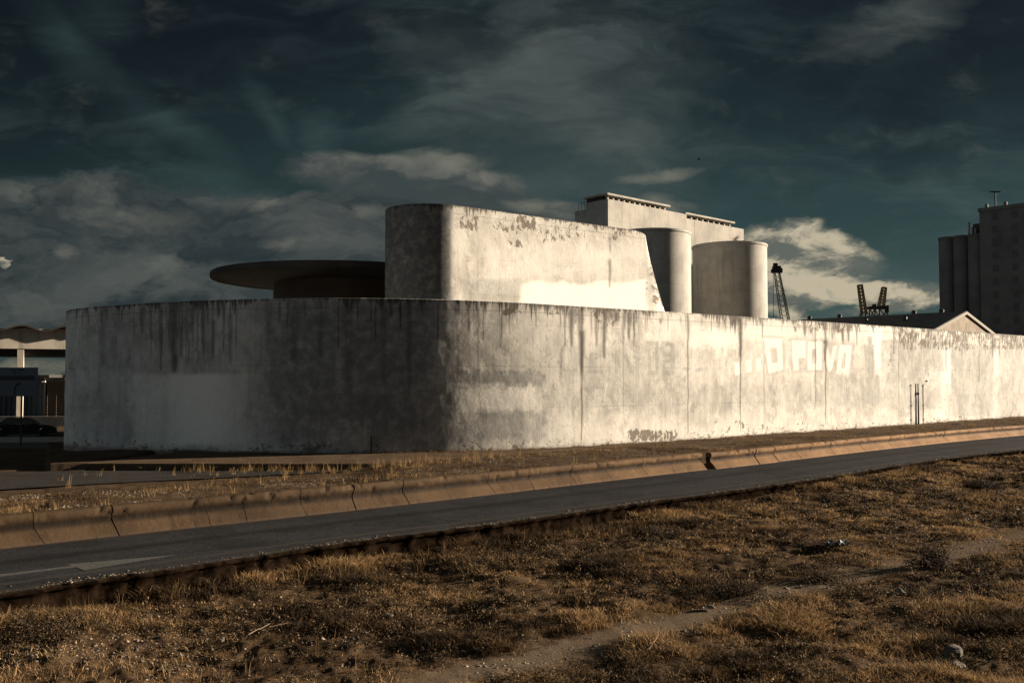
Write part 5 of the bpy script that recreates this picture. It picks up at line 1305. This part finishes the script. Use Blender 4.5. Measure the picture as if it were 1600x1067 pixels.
# tall straw tufts on the verge
X, Y = scatter(16000, -.50, .30, 26, 52, 43, 1.0)
sF = dist_line(X, Y, FL, 2); sK = dist_line(X, Y, KL, 2); PXs, PYs = proj(X, Y, -.1 + 0 * X)
wgt = np.exp(-((sK - .6) / 1.1) ** 2) * sstep(PXs, 250, 340) * (1 - sstep(PXs, 560, 700)) + .55 * np.exp(-((sK - 1.0) / 1.5) ** 2) * band(PXs, 640, 800, 40) + .10 * (sK > .1) * band(PXs, 100, 1000, 80) * sstep(fbm(X * .6, Y * .6, 3, 55), .45, .6)
ok = (sF < -1.0) & (sK > .1) & (np.random.default_rng(13).uniform(0, 1, len(X)) < wgt * .38)
X, Y = X[ok], Y[ok]
tag(blades('tall_dry_grass', np.c_[X, Y], verge_h(X, Y) - .03, np.full(len(X), 8), np.random.default_rng(14).uniform(.25, .62, len(X)), np.full(len(X), .012), np.full(len(X), .12), M['grass2'], np.full(len(X), .55), .22, 17), kind='stuff')
# weeds in the crack along the wall foot
sel = np.random.default_rng(15).integers(i_first + 120, last, 2600); prn = fbm(S[sel] * .5, S[sel] * 0, 3, 61)
sel = sel[prn > .46]
jit = np.random.default_rng(16).uniform(.02, .3, len(sel))
Pw = plan[sel] + NRM[sel] * jit[:, None]
tag(blades('wall_foot_weeds', Pw, np.full(len(sel), -.02), np.full(len(sel), 7), np.random.default_rng(17).uniform(.05, .22, len(sel)), np.full(len(sel), .014), np.full(len(sel), .1), M['grass'], np.full(len(sel), .5), .5, 18), kind='stuff')

# gravel
def stones(name, X, Y, Z, size, tone, m_, seed):
    r_ = np.random.default_rng(seed); n_ = len(X)
    O = np.array([[1, 0, 0], [-1, 0, 0], [0, 1, 0], [0, -1, 0], [0, 0, 1], [0, 0, -1]], float)
    Fo = np.array([[0, 2, 4], [2, 1, 4], [1, 3, 4], [3, 0, 4], [2, 0, 5], [1, 2, 5], [3, 1, 5], [0, 3, 5]])
    V = O[None] * r_.uniform(.6, 1.3, (n_, 6, 1)) + r_.normal(0, .18, (n_, 6, 3)); V[:, :, 2] *= .6
    a = r_.uniform(0, 6.28, n_); ca, sa = np.cos(a)[:, None], np.sin(a)[:, None]
    V = np.stack([V[:, :, 0] * ca - V[:, :, 1] * sa, V[:, :, 0] * sa + V[:, :, 1] * ca, V[:, :, 2]], -1) * size[:, None, None]
    V += np.c_[X, Y, Z][:, None, :]
    Fc = (Fo[None] + (np.arange(n_) * 6)[:, None, None]).reshape(-1, 3)
    return link(name, np_mesh(name, V.reshape(-1, 3), Fc, 3, False, None, {'tone': np.repeat(tone, 6)}), m_)
X, Y = scatter(120000, -.66, .68, 9, 50, 53, 0.0); sdn = dist_line(X, Y, NL, 4)
PXs = 800 + F * X / Y; PYs = HZ + (H + .5) * F / Y; pdn = path_d(X, Y)
gz = sstep(PYs, 900, 1000) * (1 - sstep(PXs, 350, 950)); gz = np.maximum(gz, .45 * np.exp(-(pdn / .8) ** 2)); gz = np.maximum(gz, .09); gz = gz * (.12 + .88 * sstep(fbm(X * .9, Y * .9, 4, 131), .40, .62))
ok = (sdn > .05) & (np.random.default_rng(20).uniform(0, 1, len(X)) < gz); X, Y, sdn = X[ok], Y[ok], sdn[ok]; r2 = np.random.default_rng(21)
sz = np.clip(r2.lognormal(-4.2, .55, len(X)), .004, .08) * np.maximum(Y / 14, 1) ** .6
tag(stones('gravel', X, Y, fore_h(X, Y, sdn) - sz * .05, sz, r2.uniform(0, 1, len(X)) ** 2.6, M['stone'], 22), kind='stuff')
# crumbled asphalt and grit on the broken road edge
ii = np.random.default_rng(23).integers(0, nr_, 26000); ww = np.abs(np.random.default_rng(24).normal(0, .16, len(ii))); clump = fbm(nes[ii] * .9, nes[ii] * 0, 3, 44)
m3 = np.random.default_rng(41).uniform(0, 1, len(ii)) < sstep(clump, .25, .75) * .9; ii, ww = ii[m3], ww[m3]; Pq = NEj[ii] - NEn[ii] * (ww - .02)[:, None] + np.random.default_rng(26).normal(0, .05, (len(ii), 2)); szq = np.clip(np.random.default_rng(25).lognormal(-4.45, .55, len(ii)), .005, .06)
inr = ((Pq - NEj[ii]) * NEn[ii]).sum(1) < -.01; Pq, szq = Pq[inr], szq[inr]
tag(stones('road_edge_grit', Pq[:, 0], Pq[:, 1], .005 + szq * .3, szq, np.random.default_rng(27).uniform(0, 1, len(Pq)) ** 3 * .5, M['stone'], 28), kind='stuff')
# verge gravel patches
X, Y = scatter(60000, -.60, .25, 22, 60, 63, 0.4); sF = dist_line(X, Y, FL, 2); sK = dist_line(X, Y, KL, 2); PXs, PYs = proj(X, Y, -.1 + 0 * X)
side = (PXs < 480) & (PYs < 766 - np.clip(PXs, 0, 480) * .055)
gz = sstep(fbm(X * .5, Y * .6, 3, 141), .52, .62) + .8 * np.exp(-((sF + .9) / .5) ** 2)
ok = (sF < -.62) & (sK > .1) & ~side & (np.random.default_rng(29).uniform(0, 1, len(X)) < gz * .8); X, Y = X[ok], Y[ok]; r3 = np.random.default_rng(30)
sz = np.clip(r3.lognormal(-3.9, .35, len(X)), .01, .06)
tag(stones('verge_gravel', X, Y, verge_h(X, Y) + .01, sz, r3.uniform(0, 1, len(X)), M['stone'], 31), kind='stuff')

# individual stones and litter
def rock(px, py, wpx, hpx, label, m_='rock', seed=1, block=False):
    x, y = gp(px, py, -.5); k_ = y / F; w, h_ = wpx * k_, hpx * k_
    bm = bmesh.new()
    if block:
        bmesh.ops.create_cube(bm, size=1.0); bmesh.ops.bevel(bm, geom=bm.edges[:], offset=.12, segments=2, affect='EDGES')
        bmesh.ops.subdivide_edges(bm, edges=bm.edges[:], cuts=2, use_grid_fill=True)
    else: bmesh.ops.create_icosphere(bm, subdivisions=3, radius=.55)
    rr = random.Random(seed)
    off_ = Vector((rr.uniform(0, 50), rr.uniform(0, 50), rr.uniform(0, 50)))
    from mathutils import noise as mn
    for v_ in bm.verts:
        d_ = mn.noise(v_.co * (2.2 if block else 1.8) + off_) * (.07 if block else .30); v_.co += v_.co.normalized() * d_
        v_.co = Vector((v_.co.x * w, v_.co.y * w * .85, v_.co.z * h_))
        if not block: v_.co.z = max(v_.co.z, -.3 * h_)
    me = bpy.data.meshes.new('stone'); bm.to_mesh(me); bm.free()
    for p in me.polygons: p.use_smooth = block
    o = link('concrete_block' if block else 'stone', me, M[m_], None, (x, y, -.52 + h_ * .42), rr.uniform(0, 3)); 
    if block: o.rotation_euler = (R(3), R(-2), R(14))
    tag(o, label, 'block' if block else 'stone', None if block else 'loose stones on the waste ground'); return o
rock(1490, 1028, 23, 22, 'squarish concrete block standing in weeds at the lower right', 'rockdark', 2, True)
rock(1408, 931, 17, 13, 'pale pointed stone catching the sun, below the round bush', 'rock', 3)
rock(1384, 929, 11, 7, 'small grey stone just left of the pale pointed stone', 'rock', 4)
rock(1400, 945, 24, 6, 'long flat stone in front of the pale pointed stone', 'rock', 5)
rock(1495, 1043, 22, 12, 'grey stone lying right in front of the concrete block', 'rock', 6)
rock(1452, 1050, 26, 11, 'low grey stone to the left in front of the concrete block', 'rock', 7)
rock(1110, 949, 12, 6, 'flat pale stone on the near side of the dirt path, left of the small tuft', 'rock', 8)
rock(605, 962, 14, 6, 'pale flat stone in the gravel left of centre', 'rock', 9)
rock(346, 1000, 9, 6, 'whitish stone in the gravel at the lower left', 'rock', 10)
rock(110, 794, 12, 6, 'pale lump of rubble behind the barrier at the left', 'rock', 11).location = (*gp(110, 790, .3), .02)
# litter scrap
x, y = gp(1310, 853, -.45)
bm = bmesh.new(); bmesh.ops.create_grid(bm, x_segments=7, y_segments=6, size=.22)
for v_ in bm.verts: v_.co.z = .10 * math.sin(v_.co.x * 21 + 1) * math.cos(v_.co.y * 17) + .06; v_.co.x *= 1.3
bmesh.ops.solidify(bm, geom=bm.faces[:], thickness=.004)
me = bpy.data.meshes.new('plastic_scrap'); bm.to_mesh(me); bm.free()
tag(link('plastic_scrap', me, simple('pale_plastic', (.14, .155, .16), .5), None, (x, y, -.42)), 'crumpled pale plastic scrap lying in the weeds', 'litter')
def stick(pts, label, r_=.007):
    w_ = [gp(a, b_, -.46) for a, b_ in pts]; base_ = w_[0]; mb_ = MB()
    for (a, b_) in zip(w_, w_[1:]): mb_.cyl((a[0] - base_[0], a[1] - base_[1], .06), (b_[0] - base_[0], b_[1] - base_[1], .08), r_, r_ * .8, n=6)
    o = mb_.build('dead_twig', M['grass_twig'], None, loc=(base_[0], base_[1], -.44)); tag(o, label, 'twig', 'dead twigs on the ground')
M['grass_twig'] = simple('pale_twig', (.20, .14, .085), .8)
stick([(1014, 1022), (1022, 1010), (1029, 1000), (1028, 988)], 'bent pale twig standing out on the dirt near the bottom centre')
stick([(388, 998), (405, 990), (422, 982)], 'short straw-coloured twig in the left gravel, nearest the weeds')
stick([(420, 986), (450, 981), (478, 979)], 'long thin twig lying flat in the left gravel')
